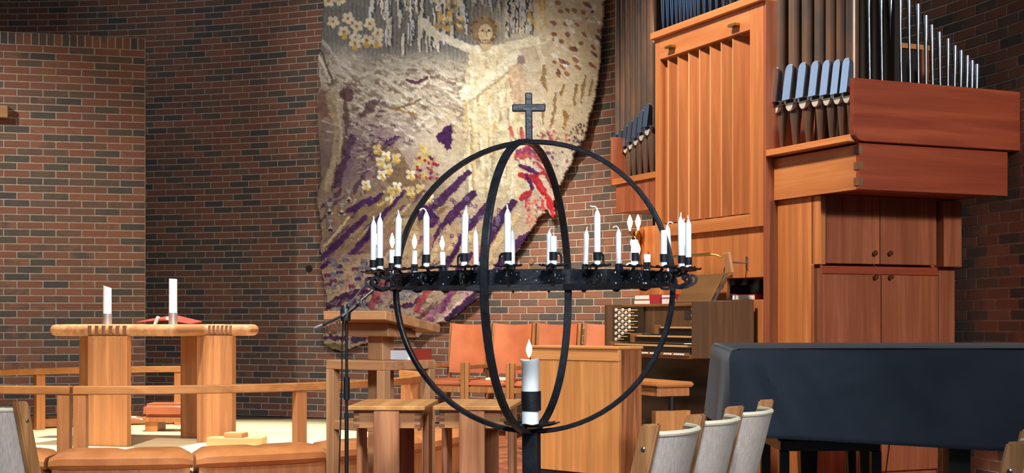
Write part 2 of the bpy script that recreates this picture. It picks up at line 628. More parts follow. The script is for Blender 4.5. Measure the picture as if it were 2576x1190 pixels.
# brick return on the end face of the screen
em = MB()
for r in range(nl):
    z = LH - 0.125 - (r + 0.5) * COURSE
    c = LB - lnor * 0.125
    em.obox((c.x, c.y, z), 0.012, 0.235, BH, (0, 0, lrz))
stuff(em.build('end_bricks', M['brick_field'], wall_left))

# floor: reddish pavers in herringbone, joints recessed
floor = struct(B(-9, 7, 1.0, 17.6, -0.12, -0.012).build('floor', M['joint']))
pav_me = B(-0.118, 0.118, -0.056, 0.056, -0.02, 0.0).mesh('paver', 0.003)
pav_me.materials.append(M['paver'])
slots = []
# herringbone of 1:2 pavers, unit 0.124
un = 0.124
ca, sa = math.cos(R(28)), math.sin(R(28))
for i in range(-40, 60):
    for j in range(-40, 60):
        k = (i + j) % 4 if False else (i - j) % 4
        if k == 0:
            cx_, cy_, rz = (i + 1.0) * un, (j + 0.5) * un, 0.0
        elif k == 2:
            cx_, cy_, rz = (i + 0.5) * un, (j + 0.0) * un, R(90)
        else:
            continue
        X = 0.6 + cx_ * ca - cy_ * sa
        Y = 10.4 + cx_ * sa + cy_ * ca
        if -2.0 < X < 3.4 and 6.2 < Y < 15.0 and (X - WC[0]) ** 2 + (Y - WC[1]) ** 2 < 9.9 ** 2 and not ((X + 2.76) ** 2 + (Y - 11.3) ** 2 < 2.25 ** 2):
            slots.append((Vector((X, Y, 0.0)), rz + R(28), 1.0, 0.0))
def vis_floor(s):
    x, y = pix(s[0])
    if 1100 < x < 1330 and 1040 < y < 1210:
        return 2
    if 1330 <= x < 1700 and 1150 < y < 1230:
        return 1.5
    if 1030 < x < 1120 and 985 < y < 1100:
        return 1
    return -1
split_bricks(slots, floor, pav_me, M['paver_field'], 'pavers', (0.118, -0.056, 0.056, 0.01), vis_floor)

# chancel platform of pale boards
RC = Vector((-2.76, 11.3, 0))
RR = 2.03
poly = [(-3.2, 14.05)]
for i in range(61):
    a = R(101) + (R(385) - R(101)) * i / 60
    poly.append((RC.x + 2.12 * math.cos(a), RC.y + 2.12 * math.sin(a)))
poly += [(-1.0, 13.2), (-1.25, 14.05)]
plat = tag(MB().prism(poly, 0.0, 0.15).build('chancel_platform', M['platform'], None, 0.004),
           'low pale boarded platform under the altar and kneeling rail', 'platform')

# small clay plugs set into the curved wall
def plug(px, py, rpx, mat, label):
    best = min((wall_pt(R(d / 20)) for d in range(0, 1400)), key=lambda q: abs(pix(q)[0] - px))
    z = WZ(py, best.y)
    rad = rpx / FPX * best.y
    a = math.atan2(best.x - WC[0], best.y - WC[1])
    m = Euler((R(90), 0, -a)).to_matrix()
    o = MB().lathe([(rad, -0.02), (rad, 0.014), (rad * 0.8, 0.02)], 20, (0, 0, 0), tilt=m).build('wall_disc', mat, None)
    o.location = (best.x, best.y, z)
    tag(o, label, 'disc')
plug(1338, 658, 8.5, M['plug'], 'small round beige disc fixed to the brick wall behind the leather chairs')
plug(779, 676, 9, M['plug_dark'], 'small round black disc on the dark brick wall beside the tapestry')

# wooden cross on the brick screen (only the end of its right arm is in view)
cr = thing('wall_cross', 'pale wooden cross on the brick screen, end of one arm showing', 'cross', LA + ldir * 0.085 + lnor * 0.02 + Vector((0, 0, WZ(283, 14.4))), lrz)
B(-1.0, 0.0, -0.1, -0.0, -0.062, 0.062).build('arm', M['block'], cr, 0.004)
B(-0.56, -0.44, -0.1, -0.0, -1.4, 0.6).build('upright', M['block'], cr, 0.004)

# ================================================================== TAPESTRY
def vnoise(x, y, seed=0):
    xi = np.floor(x).astype(np.int64)
    yi = np.floor(y).astype(np.int64)
    xf, yf = x - xi, y - yi
    def h(a, b):
        n = (a * 374761393 + b * 668265263 + seed * 974711) & 0x7fffffff
        n = ((n ^ (n >> 13)) * 1274126177) & 0x7fffffff
        return ((n ^ (n >> 16)) & 0xffff) / 65535.0
    u = xf * xf * (3 - 2 * xf)
    v = yf * yf * (3 - 2 * yf)
    return (h(xi, yi) * (1 - u) + h(xi + 1, yi) * u) * (1 - v) + (h(xi, yi + 1) * (1 - u) + h(xi + 1, yi + 1) * u) * v
def fbm(x, y, s, seed=0, oct_=4):
    t, a, tot = 0, 1.0, 0
    for k in range(oct_):
        t = t + a * vnoise(x / s * 2 ** k, y / s * 2 ** k, seed + k * 17)
        tot += a
        a *= 0.55
    return t / tot
def inpoly(x, y, poly):
    inside = np.zeros(x.shape, bool)
    n = len(poly)
    for i in range(n):
        x0, y0 = poly[i]
        x1, y1 = poly[(i + 1) % n]
        if y0 == y1:
            continue
        c = ((y0 > y) != (y1 > y)) & (x < (x1 - x0) * (y - y0) / (y1 - y0) + x0)
        inside ^= c
    return inside

OUT = [(806, -140), (812, 0), (808, 80), (804, 128), (797, 150), (801, 195), (804, 215), (794, 240), (796, 330), (802, 400), (803, 450), (796, 480), (791, 495), (799, 540), (805, 590), (799, 622), (807, 650), (802, 670), (808, 700), (815, 740), (818, 780), (812, 830), (808, 865), (830, 880), (860, 886), (890, 872), (930, 864), (965, 850), (1032, 834), (1052, 852), (1087, 820), (1123, 811), (1148, 797), (1190, 762), (1212, 744), (1245, 700), (1280, 662), (1305, 626), (1331, 585), (1346, 559), (1372, 528), (1386, 548), (1394, 552), (1398, 540), (1390, 512), (1400, 480), (1413, 459), (1422, 438), (1443, 412), (1444, 391), (1463, 370), (1478, 344), (1486, 298), (1496, 278), (1505, 230), (1512, 200), (1518, 110), (1521, 60), (1526, 0), (1528, -140)]
STEP = 2.6
gx = np.arange(785, 1535, STEP)
gy = np.arange(-138, 892, STEP)
# cloth hangs 8 to 14 cm off the curved wall; width coordinate runs along the arc
def cloth_alpha(px):
    lo, hi = R(10), R(70)
    for _ in range(40):
        mid = (lo + hi) / 2
        q = wall_pt(mid, 0.1)
        if CX + q.x / q.y * FPX < px:
            lo = mid
        else:
            hi = mid
    return lo
al = np.array([cloth_alpha(v) for v in gx])
yy = WC[1] + (WR - 0.1) * np.cos(al)
GX, GY = np.meshgrid(gx, gy)
nx, ny = len(gx), len(gy)
jx = (fbm(GX, GY, 14, 3) - 0.5) * 14
jy = (fbm(GX, GY, 14, 9) - 0.5) * 14
PX, PY = GX + jx, GY + jy            # hand-woven, wandering outlines
n1 = fbm(GX, GY, 60, 21)
n2 = fbm(GX, GY, 12, 5)
n3 = fbm(GX * 3.0, GY, 14, 31)
n4 = fbm(GX + GY * 0.4, GY * 2.2, 22, 77)
C = np.zeros((ny, nx, 3))
H = np.zeros((ny, nx))
def mixc(mask, col, a=1.0):
    col = np.array(col, float)
    m = (mask * a)[..., None]
    C[:] = C * (1 - m) + col * m
def lerp3(a, b, t):
    return np.array(a, float) * (1 - t[..., None]) + np.array(b, float) * t[..., None]
C[:] = lerp3((176, 160, 138), (214, 202, 180), np.clip(n1 * 1.8 - 0.4, 0, 1))
def soft(v, a, b):
    return np.clip((v - a) / (b - a), 0, 1)
def sp(poly, col, a=1.0, noise=0.16, raw=False):
    xs = [p_[0] for p_ in poly]
    ys = [p_[1] for p_ in poly]
    j0, j1 = np.searchsorted(gx, min(xs) - 16), np.searchsorted(gx, max(xs) + 16)
    i0, i1 = np.searchsorted(gy, min(ys) - 16), np.searchsorted(gy, max(ys) + 16)
    if j1 <= j0 or i1 <= i0:
        return
    s = (slice(i0, i1), slice(j0, j1))
    m = inpoly((GX if raw else PX)[s], (GY if raw else PY)[s], poly).astype(float) * a
    col = np.array(col, float) * (1 + noise * (n2[s] - 0.5) * 2)[..., None]
    C[s] = C[s] * (1 - m[..., None]) + col * m[..., None]
    H[s] += m * 0.3
def stroke(pts, wid, col, a=1.0, noise=0.14, taper=0.0, raw=False, fuzz=0.0):
    xs = [p_[0] for p_ in pts]
    ys = [p_[1] for p_ in pts]
    j0, j1 = np.searchsorted(gx, min(xs) - wid - 10), np.searchsorted(gx, max(xs) + wid + 10)
    i0, i1 = np.searchsorted(gy, min(ys) - wid - 10), np.searchsorted(gy, max(ys) + wid + 10)
    if j1 <= j0 or i1 <= i0:
        return
    s = (slice(i0, i1), slice(j0, j1))
    X, Y = (GX[s], GY[s]) if raw else (GX[s] + jx[s] * 0.5, GY[s] + jy[s] * 0.5)
    best = np.full(X.shape, 1e9)
    for k in range(len(pts) - 1):
        ax, ay = pts[k]
        bx, by = pts[k + 1]
        dx, dy = bx - ax, by - ay
        t = np.clip(((X - ax) * dx + (Y - ay) * dy) / (dx * dx + dy * dy + 1e-9), 0, 1)
        tt = (k + t) / (len(pts) - 1)
        ww = wid / 2 * (1 - taper * np.abs(tt * 2 - 1))
        best = np.minimum(best, np.hypot(X - ax - t * dx, Y - ay - t * dy) - ww)
    m = (best + fuzz * (n2[s] - 0.5) * 8 < 0).astype(float) * a
    c_ = np.array(col, float) * (1 + noise * (n2[s] - 0.5) * 2)[..., None]
    C[s] = C[s] * (1 - m[..., None]) + c_ * m[..., None]
    H[s] += m * 0.6
def ell(cx_, cy_, rx, ry, col, rot=0.0, a=1.0, raw=True):
    n = 14
    sp([(cx_ + rx * math.cos(t) * math.cos(rot) - ry * math.sin(t) * math.sin(rot),
         cy_ + rx * math.cos(t) * math.sin(rot) + ry * math.sin(t) * math.cos(rot)) for t in [2 * PI * k / n for k in range(n)]], col, a, 0.1, raw)
def flower(cx_, cy_, r, petal, heart, n=5, ph=0.0):
    for k in range(n):
        a_ = ph + 2 * PI * k / n
        ell(cx_ + math.cos(a_) * r * 0.6, cy_ + math.sin(a_) * r * 0.6, r * 0.5, r * 0.42, petal, a_)
    ell(cx_, cy_, r * 0.26, r * 0.3, heart)
rr = random.Random(5)
# --- tone fields
mixc(soft(-GY + 40 * (n1 - 0.5), -190, -120) * soft(-GX, -1300, -1150), (128, 124, 118), 0.95)     # grey warp at the top
mixc(soft(GX + 60 * (n1 - .5), 1290, 1420) * soft(-GY, -420, -330), (200, 178, 138), 0.7)        # gold right side
mixc(soft(-GX + 20 * (n2 - .5), -870, -820) * soft(GY, 190, 240) * soft(-GY, -520, -470), (142, 116, 96), 0.8)
mixc(soft(GY + 60 * (n1 - .5), 330, 420) * soft(-GX, -1180, -1020), (138, 116, 104), 0.65)
mixc(soft(GY + 80 * (n1 - .5), 430, 560), (176, 146, 116), 0.6)
mixc((np.abs(np.sin(GX * 0.9 + n2 * 3)) > 0.55) * soft(-GY, -180, -120) * soft(-GX, -1320, -1200), (92, 90, 90), 0.5)
def blob(cx_, cy_, rx, ry, col, a):
    q = np.exp(-(((GX + (n1 - .5) * 60 - cx_) / rx) ** 2 + ((GY + (n1 - .5) * 60 - cy_) / ry) ** 2))
    mixc(np.clip(q * 1.5 * (0.5 + n4), 0, 1), col, a)
blob(900, 400, 90, 80, (112, 88, 98), 0.75)
blob(980, 330, 70, 40, (128, 106, 112), 0.6)
blob(1000, 520, 120, 60, (132, 108, 78), 0.7)
blob(900, 600, 90, 60, (118, 92, 66), 0.6)
blob(1150, 330, 40, 60, (190, 172, 138), 0.7)
blob(960, 660, 80, 40, (150, 110, 100), 0.7)
blob(1110, 640, 110, 60, (196, 160, 122), 0.6)
blob(1260, 420, 70, 90, (232, 220, 190), 0.75)
blob(870, 180, 60, 50, (196, 188, 180), 0.6)
blob(1060, 180, 80, 40, (204, 196, 180), 0.6)
# --- mountains: heaps of pale diagonal wool strokes
for k in range(900):
    x_, y_ = rr.uniform(806, 1180), rr.gauss(230, 60)
    if y_ < 130 + (x_ - 806) * 0.05 or y_ > 350:
        continue
    ln = rr.uniform(8, 34)
    an = rr.choice([0.5, 0.62, -0.45, 0.15, 0.3, 0.4]) + rr.uniform(-.2, .2)
    base = rr.choice([(212, 202, 184), (196, 182, 160), (168, 150, 132), (220, 212, 196), (140, 118, 98), (180, 168, 150), (156, 138, 122), (190, 176, 158), (126, 104, 92)])
    stroke([(x_, y_), (x_ + ln * math.cos(an), y_ + ln * math.sin(an))], rr.uniform(2.5, 7), base, 0.7, fuzz=1.4)
for ridge in ([(806, 100), (850, 150), (900, 195), (960, 170), (1010, 195), (1060, 225)], [(900, 245), (935, 220), (968, 242)], [(985, 240), (1010, 200), (1042, 215)],
              [(950, 190), (990, 215), (1030, 240)], [(1040, 240), (1080, 200), (1120, 225), (1160, 260)], [(1040, 330), (1090, 285), (1140, 310)], [(905, 280), (945, 250), (1000, 262), (1060, 290)]):
    stroke(ridge, 7, (226, 219, 202), 0.6, fuzz=2.2)
    stroke([(a_, b_ + 10) for a_, b_ in ridge], 6, (134, 112, 92), 0.45, fuzz=2.4)
stroke([(1028, 202), (1050, 208), (1078, 196)], 8, (84, 48, 66), 0.9)
stroke([(1000, 275), (1040, 262), (1062, 250)], 5, (120, 96, 60), 0.9)
stroke([(985, 272), (1050, 290)], 5, (150, 118, 62), 0.9)
sp([(905, 285), (930, 255), (965, 245), (940, 275), (910, 300)], (98, 74, 76), 0.8)
ell(875, 238, 14, 18, (104, 66, 76), 0, 0.8, False)
sp([(797, 240), (812, 220), (826, 240), (824, 290), (806, 300), (797, 280)], (130, 92, 84), 0.8)
stroke([(830, 240), (850, 320), (838, 420), (815, 470)], 22, (172, 148, 116), 0.8, fuzz=1)
stroke([(862, 230), (872, 300), (866, 360), (850, 420), (838, 480)], 12, (92, 66, 56), 0.75, fuzz=1.5)
stroke([(845, 240), (858, 330), (850, 410)], 7, (196, 178, 148), 0.7, fuzz=1)
stroke([(800, 140), (815, 165), (830, 205)], 8, (214, 204, 184), 0.9)
stroke([(808, 130), (822, 165), (838, 210)], 5, (96, 78, 60), 0.8)
for k in range(130):
    x_, y_ = rr.gauss(930, 40), rr.gauss(340, 34)
    ln = rr.uniform(8, 22)
    an = rr.uniform(-0.5, 0.5)
    stroke([(x_, y_), (x_ + ln, y_ + ln * an)], rr.uniform(2.5, 5), rr.choice([(150, 132, 128), (112, 88, 100), (190, 176, 160), (90, 66, 84), (170, 150, 140)]), 0.8, fuzz=1)
stroke([(885, 345), (868, 400), (850, 450), (842, 490)], 18, (78, 52, 78), 0.8, fuzz=1.6, noise=0.3)
stroke([(905, 350), (892, 410), (872, 470)], 9, (132, 110, 112), 0.7, fuzz=1.6)
stroke([(1005, 345), (960, 372), (935, 400)], 9, (74, 46, 82), 0.75, fuzz=1.2)
stroke([(925, 430), (895, 470), (878, 505)], 10, (80, 50, 84), 0.75, fuzz=1.2)
stroke([(840, 395), (825, 440), (818, 480)], 12, (188, 166, 134), 0.7, fuzz=1.2)
# --- vertical white bars
for k in range(260):
    x_ = rr.uniform(900, 1345)
    y0 = rr.uniform(-140, 95)
    ln = rr.uniform(30, 62)
    if x_ < 960 and y0 > 10:
        continue
    wd = rr.uniform(6, 10)
    if 1175 < x_ < 1270 and y0 + ln > 35:
        continue
    if y0 + ln > 95 + 50 * math.exp(-((x_ - 1050) / 90) ** 2):
        continue
    stroke([(x_ + wd * .7, y0), (x_ + wd * .7, y0 + ln)], 3, (66, 70, 78), 0.9)
    stroke([(x_, y0), (x_ + rr.uniform(-2, 2), y0 + ln)], wd, rr.choice([(220, 210, 190), (206, 198, 180), (190, 184, 172), (198, 198, 200)]), 1.0, taper=0.35)
for k in range(150):
    x_ = rr.uniform(1272, 1350)
    y0 = rr.uniform(-130, 90) - (x_ - 1272) * 0.45
    stroke([(x_, y0), (x_ - 2, y0 + rr.uniform(8, 16))], 2.6, rr.choice([(52, 54, 62), (60, 56, 60), (210, 196, 166), (222, 206, 170)]), 1, raw=True)
for cx_, cy_ in [(838, 55), (875, 46), (865, 80), (897, 66), (930, 60), (893, 95), (922, 102), (950, 84), (948, 106), (826, 2), (853, -2), (893, 110), (900, -30), (850, -50)]:
    flower(cx_, cy_, 15, (214, 200, 170), (166, 116, 60), 5, rr.uniform(0, 1))
for cx_, cy_ in [(865, 86), (892, 116), (922, 108), (948, 108), (1110, 38), (1126, 66), (1130, 30)]:
    ell(cx_, cy_ + 6, 7, 8, (206, 164, 78))
for k in range(26):
    ell(rr.uniform(1095, 1165), rr.uniform(0, 80), 5, 7, rr.choice([(214, 196, 156), (190, 156, 96), (160, 120, 70)]), rr.uniform(0, 3), 0.9)
# --- robed figure with spread arms
sp([(1182, 122), (1215, 112), (1262, 114), (1300, 118), (1310, 220), (1318, 330), (1330, 430), (1322, 486), (1250, 500), (1196, 492), (1188, 380), (1180, 300), (1166, 235), (1176, 180)], (214, 200, 164), 0.92)
for k in range(70):
    x_ = rr.uniform(1172, 1325)
    y0 = rr.uniform(140, 440)
    ln = rr.uniform(30, 110)
    stroke([(x_, y0), (x_ + rr.uniform(-8, 10), y0 + ln)], rr.uniform(3, 9), rr.choice([(230, 220, 188), (190, 170, 134), (222, 206, 160), (238, 232, 214), (170, 152, 122), (204, 176, 116)]), 0.8, taper=0.4, fuzz=1)
stroke([(1066, 55), (1088, 82), (1130, 102), (1180, 122), (1225, 130)], 20, (222, 212, 188), 0.95, fuzz=1)
stroke([(1222, 130), (1285, 116), (1340, 104), (1378, 98)], 24, (220, 208, 176), 0.95, fuzz=1)
stroke([(1370, 98), (1392, 78), (1408, 56)], 14, (204, 184, 152), 0.95)
stroke([(1300, 140), (1240, 190), (1185, 240)], 22, (226, 216, 188), 0.9, fuzz=1)
stroke([(1312, 150), (1250, 205), (1192, 250)], 6, (168, 150, 118), 0.8)
stroke([(1345, 100), (1365, 150), (1372, 190)], 12, (216, 204, 176), 0.7)
sp([(1155, 235), (1178, 205), (1178, 250), (1162, 252)], (232, 224, 198))
ell(1218, 76, 33, 34, (150, 122, 92), 0, 0.9, False)
for k in range(60):
    a_ = rr.uniform(0, 2 * PI)
    q_ = rr.uniform(22, 36)
    ell(1218 + q_ * math.cos(a_), 72 + q_ * 0.95 * math.sin(a_), 4, 4, rr.choice([(112, 84, 62), (150, 116, 78), (172, 142, 104)]), 0, 0.9)
ell(1221, 84, 18, 24, (206, 182, 144))
sp([(1206, 108), (1236, 108), (1232, 128), (1210, 128)], (198, 172, 134))
for ex in (1214, 1230):
    ell(ex, 77, 3.6, 2.6, (66, 56, 46))
stroke([(1223, 80), (1226, 92)], 2.6, (160, 128, 92), raw=True)
stroke([(1215, 101), (1229, 101)], 3, (150, 104, 80), raw=True)
# --- right: leaf shapes, gold and brown wool
for k in range(70):
    x_ = rr.uniform(1395, 1518)
    y_ = rr.uniform(25, 200)
    if y_ > 210 - abs(x_ - 1440) * 0.5:
        continue
    ell(x_, y_, rr.uniform(6, 11), rr.uniform(3.5, 6), rr.choice([(150, 98, 72), (162, 108, 80), (140, 90, 70), (218, 208, 190), (210, 196, 172), (226, 218, 204), (96, 72, 74)]), 0.7 + rr.uniform(-.2, .2), 0.95)
for k in range(40):
    x_ = rr.uniform(1375, 1525)
    y_ = rr.uniform(-130, 40)
    ell(x_, y_, rr.uniform(7, 16), rr.uniform(4, 8), rr.choice([(206, 196, 178), (150, 108, 82), (190, 170, 140), (124, 82, 64), (208, 200, 190)]), 0.3 + rr.uniform(-.3, .3), 0.9)
for k in range(24):
    x_ = rr.uniform(1330, 1375)
    y_ = rr.uniform(-120, 60)
    stroke([(x_, y_), (x_ + 4, y_ + 20)], 5, rr.choice([(196, 158, 76), (206, 174, 108), (184, 150, 90)]), 0.8)
for pts, wd in [([(1372, 165), (1368, 200), (1378, 228)], 16), ([(1455, 215), (1450, 265)], 9), ([(1480, 190), (1466, 258)], 9), ([(1502, 190), (1488, 240)], 8),
                ([(1400, 235), (1395, 290), (1385, 330)], 10), ([(1368, 262), (1368, 315)], 8), ([(1430, 200), (1412, 240)], 7)]:
    stroke(pts, wd, (138, 108, 64), 0.85, taper=0.5, fuzz=1.2)
sp([(1418, 275), (1436, 290), (1430, 318), (1420, 314)], (158, 118, 66), 1)
sp([(1280, 165), (1312, 160), (1324, 200), (1322, 290), (1296, 290), (1284, 230)], (190, 158, 130), 0.75)
ell(1312, 150, 10, 12, (128, 112, 108), 0, 0.8, False)
for k in range(70):
    x_, y_ = rr.uniform(1435, 1478), rr.uniform(310, 378)
    if x_ + y_ * 0.6 < 1640:
        continue
    ell(x_, y_, 4, 3, rr.choice([(120, 96, 62), (96, 74, 90), (186, 162, 120)]), rr.uniform(0, 3))
# --- purple corner shapes
sp([(1098, 345), (1118, 325), (1134, 311), (1140, 326), (1136, 372), (1128, 378), (1114, 362)], (66, 36, 78))
sp([(958, 358), (1000, 338), (990, 365), (975, 375)], (70, 42, 84))
# --- flame-red area
for pts, wd, cc in [([(1284, 318), (1288, 345)], 9, (206, 88, 86)), ([(1310, 322), (1314, 352)], 12, (200, 84, 80)), ([(1380, 330), (1392, 360)], 8, (176, 96, 84)),
                    ([(1425, 335), (1428, 360)], 5, (200, 110, 100)), ([(1300, 395), (1340, 380), (1375, 410)], 26, (196, 84, 92)), ([(1300, 385), (1330, 372), (1360, 392)], 14, (150, 52, 92)),
                    ([(1308, 440), (1345, 450), (1372, 480)], 22, (190, 44, 54)), ([(1345, 440), (1372, 432), (1392, 470), (1408, 490)], 12, (176, 46, 66)),
                    ([(1352, 470), (1380, 500), (1392, 545)], 17, (198, 44, 54)), ([(1332, 482), (1308, 500)], 18, (188, 48, 56)), ([(1326, 490), (1320, 520)], 10, (190, 66, 66)),
                    ([(1362, 500), (1372, 545)], 9, (196, 60, 66)), ([(1350, 410), (1380, 440), (1404, 470)], 9, (186, 60, 72)), ([(1305, 415), (1352, 436)], 12, (84, 38, 92)),
                    ([(1325, 440), (1338, 475)], 13, (76, 36, 88))]:
    stroke(pts, wd, cc, 0.95, taper=0.35)
for k in range(80):
    x_, y_ = rr.uniform(1300, 1430), rr.uniform(315, 420)
    ell(x_, y_, rr.uniform(2, 5), rr.uniform(2, 6), rr.choice([(190, 84, 84), (110, 62, 110), (206, 120, 110), (150, 96, 66), (226, 206, 166)]), rr.uniform(0, 3), 0.8)
for k in range(60):
    x_, y_ = rr.uniform(1325, 1375), rr.uniform(495, 570)
    ell(x_, y_, 4, 3, rr.choice([(200, 90, 90), (110, 62, 110), (222, 190, 150), (206, 120, 110)]), rr.uniform(0, 3), 0.9)
# --- white and yellow blossoms on olive
sp([(925, 380), (950, 355), (1000, 372), (1040, 430), (1065, 470), (1030, 500), (975, 460), (945, 420)], (112, 88, 62), 0.75)
for k in range(90):
    x_, y_ = rr.uniform(890, 1000), rr.uniform(360, 480)
    stroke([(x_, y_), (x_ + rr.uniform(8, 18), y_ - rr.uniform(-2, 12))], 4, rr.choice([(120, 96, 92), (96, 72, 92), (150, 130, 110), (176, 156, 130), (84, 60, 84)]), 0.7, fuzz=1)
FL = [(950, 375), (972, 393), (957, 405), (977, 425), (998, 398), (960, 440), (920, 465), (1066, 372), (1080, 392), (1062, 395), (1050, 415), (1067, 440), (1035, 440), (1060, 475), (1035, 482), (1000, 470), (985, 480), (980, 505), (957, 505), (1082, 500), (1105, 512)]
for cx_, cy_ in FL:
    flower(cx_, cy_, 13, rr.choice([(226, 218, 196), (206, 196, 168), (192, 172, 126)]), (200, 160, 60), 4, rr.uniform(0.5, 1))
    ell(cx_ + 3, cy_ + 9, 6, 6, (214, 176, 72), 0, 0.85)
for k in range(40):
    ell(rr.uniform(1050, 1105), rr.uniform(395, 460), 4, 5, rr.choice([(150, 40, 60), (72, 38, 92), (140, 110, 80), (180, 150, 110)]), rr.uniform(0, 3), 0.9)
for k in range(90):
    x_, y_ = rr.uniform(830, 1130), rr.uniform(470, 700)
    ln = rr.uniform(25, 80)
    stroke([(x_, y_), (x_ - ln * 0.35, y_ + ln * 0.3), (x_ - ln * 0.72, y_ + ln * 0.75)], rr.uniform(4, 11),
           rr.choice([(84, 50, 90), (110, 78, 96), (200, 178, 142), (124, 102, 68), (168, 138, 104), (150, 96, 92)]), 0.75, taper=0.5, fuzz=1.2)
# --- long purple diagonals below
for pts, wd in [([(1180, 435), (1140, 475), (1085, 530), (1060, 545)], 22), ([(1192, 488), (1150, 530), (1100, 600), (1075, 640)], 24), ([(1232, 510), (1190, 560), (1140, 640), (1120, 680)], 22),
                ([(1290, 510), (1260, 545), (1235, 590), (1210, 650)], 26), ([(1345, 585), (1310, 600), (1260, 660), (1235, 700)], 22), ([(930, 500), (890, 525), (870, 530)], 20),
                ([(960, 488), (930, 515)], 16), ([(1020, 480), (985, 520), (940, 560), (915, 600)], 12), ([(920, 545), (880, 580), (835, 625), (800, 655)], 18), ([(975, 530), (930, 590), (880, 640), (806, 672)], 15),
                ([(1075, 525), (1095, 555), (1080, 565)], 26), ([(1160, 610), (1130, 650)], 20), ([(1185, 640), (1150, 690)], 18)]:
    stroke(pts, wd, (70, 38, 82), 0.95, taper=0.3, fuzz=0.6, noise=0.25)
for pts, wd, cc in [([(875, 545), (850, 580), (815, 620)], 8, (206, 184, 146)), ([(1130, 570), (1100, 620), (1085, 660)], 16, (206, 176, 134)), ([(1190, 585), (1160, 640)], 18, (214, 190, 144)),
                    ([(1210, 620), (1190, 660)], 14, (196, 110, 92)), ([(1150, 600), (1130, 640)], 16, (210, 180, 136)), ([(1300, 540), (1260, 590), (1225, 660)], 16, (218, 192, 142)),
                    ([(1090, 600), (1070, 655)], 16, (190, 130, 112)), ([(1010, 560), (1040, 560), (1045, 640), (1010, 640)], 26, (186, 156, 116)), ([(1025, 560), (1022, 660)], 30, (176, 150, 116))]:
    stroke(pts, wd, cc, 0.9, taper=0.3)
for k in range(44):
    x_, y_ = rr.uniform(1080, 1260), rr.uniform(500, 620)
    for q in range(5):
        a_ = q * 2 * PI / 5
        ell(x_ + 4 * math.cos(a_), y_ + 4 * math.sin(a_), 2.4, 2.4, (96, 60, 92) if k % 3 else (120, 118, 140), a_, 0.75)
# --- heart-shaped violas at lower left
sp([(806, 680), (860, 640), (930, 640), (1000, 660), (985, 700), (905, 745), (850, 770), (820, 770)], (182, 152, 118), 0.7)
for k in range(42):
    x_, y_ = rr.uniform(810, 960), rr.uniform(650, 775)
    if (x_ - 806) * 0.9 + (y_ - 640) < 20:
        continue
    cc = rr.choice([(88, 44, 74), (74, 48, 92), (110, 56, 76), (104, 100, 112)])
    ell(x_ - 4, y_, 5, 6, cc, 0.4)
    ell(x_ + 4, y_, 5, 6, cc, -0.4)
    ell(x_, y_ + 8, 5, 5, (140, 130, 126))
for hx_, hy_ in [(876, 492), (827, 523), (858, 525), (829, 566)]:
    sp([(hx_ - 12, hy_ - 18), (hx_ + 12, hy_ - 18), (hx_ + 12, hy_ + 18), (hx_ - 12, hy_ + 18)], (136, 104, 82), 0.8, 0.1, True)
    sp([(hx_ - 9, hy_ - 15), (hx_ + 9, hy_ - 15), (hx_, hy_)], (150, 152, 158), 1, 0.1, True)
    sp([(hx_, hy_), (hx_ + 10, hy_ + 16), (hx_ - 10, hy_ + 16)], (196, 188, 176), 1, 0.1, True)
    ell(hx_, hy_ + 12, 6, 4, (64, 48, 70))
# --- shaggy foot of the cloth
for pts, wd, cc in [([(820, 770), (870, 745), (920, 730)], 22, (62, 34, 66)), ([(960, 730), (1040, 720)], 60, (150, 120, 116)), ([(1000, 740), (1050, 735)], 30, (140, 136, 140)), ([(985, 770), (1040, 768), (1070, 740)], 12, (72, 40, 84)),
                    ([(935, 770), (960, 720), (985, 690)], 26, (150, 74, 76)), ([(1090, 800), (1050, 780), (1075, 740), (1110, 690)], 18, (176, 72, 76)), ([(1080, 760), (1105, 710), (1120, 690)], 6, (214, 196, 160)),
                    ([(1110, 780), (1150, 720), (1170, 690)], 22, (132, 62, 112)), ([(1100, 815), (1150, 770), (1200, 715)], 16, (200, 150, 160)), ([(1110, 810), (1135, 790), (1165, 755)], 10, (216, 200, 170)),
                    ([(1130, 800), (1170, 770), (1210, 730)], 22, (58, 32, 70)), ([(1045, 840), (1075, 810), (1110, 770)], 22, (150, 96, 124)), ([(820, 830), (870, 820), (910, 800)], 26, (122, 82, 66)),
                    ([(815, 850), (870, 850)], 12, (70, 42, 66)), ([(890, 850), (940, 845)], 28, (66, 46, 76)), ([(815, 870), (860, 872)], 18, (112, 96, 56)), ([(1010, 820), (1060, 800), (1100, 760)], 12, (110, 78, 72))]:
    stroke(pts, wd, cc, 0.92, taper=0.3, fuzz=1.6, noise=0.35)
for k in range(260):
    x_, y_ = rr.uniform(812, 1215), rr.uniform(690, 875)
    ln = rr.uniform(5, 14)
    stroke([(x_, y_), (x_ + ln, y_ - ln * rr.uniform(.3, 1.2))], 2.8, rr.choice([(60, 34, 66), (120, 60, 90), (176, 140, 140), (150, 112, 84), (96, 60, 66), (190, 168, 140)]), 0.55)
C *= (0.93 + 0.14 * n3)[..., None]
C *= (0.9 + 0.2 * fbm(GX, GY, 5, 91))[..., None]
g_ = C.mean(2, keepdims=True)
C = np.clip((g_ + (C - g_) * 0.92) * 1.06, 0, 255)
inside = inpoly(GX + (n2 - .5) * 5, GY + (n2 - .5) * 5, OUT)
H = np.clip(H, 0, 1.6) + n4 * 1.2 + 0.6 * n2
idx = -np.ones((ny, nx), int)
cell = inside[:-1, :-1] & inside[1:, :-1] & inside[:-1, 1:] & inside[1:, 1:]
keep = np.zeros((ny, nx), bool)
keep[:-1, :-1] |= cell
keep[1:, :-1] |= cell
keep[:-1, 1:] |= cell
keep[1:, 1:] |= cell
idx[keep] = np.arange(keep.sum())
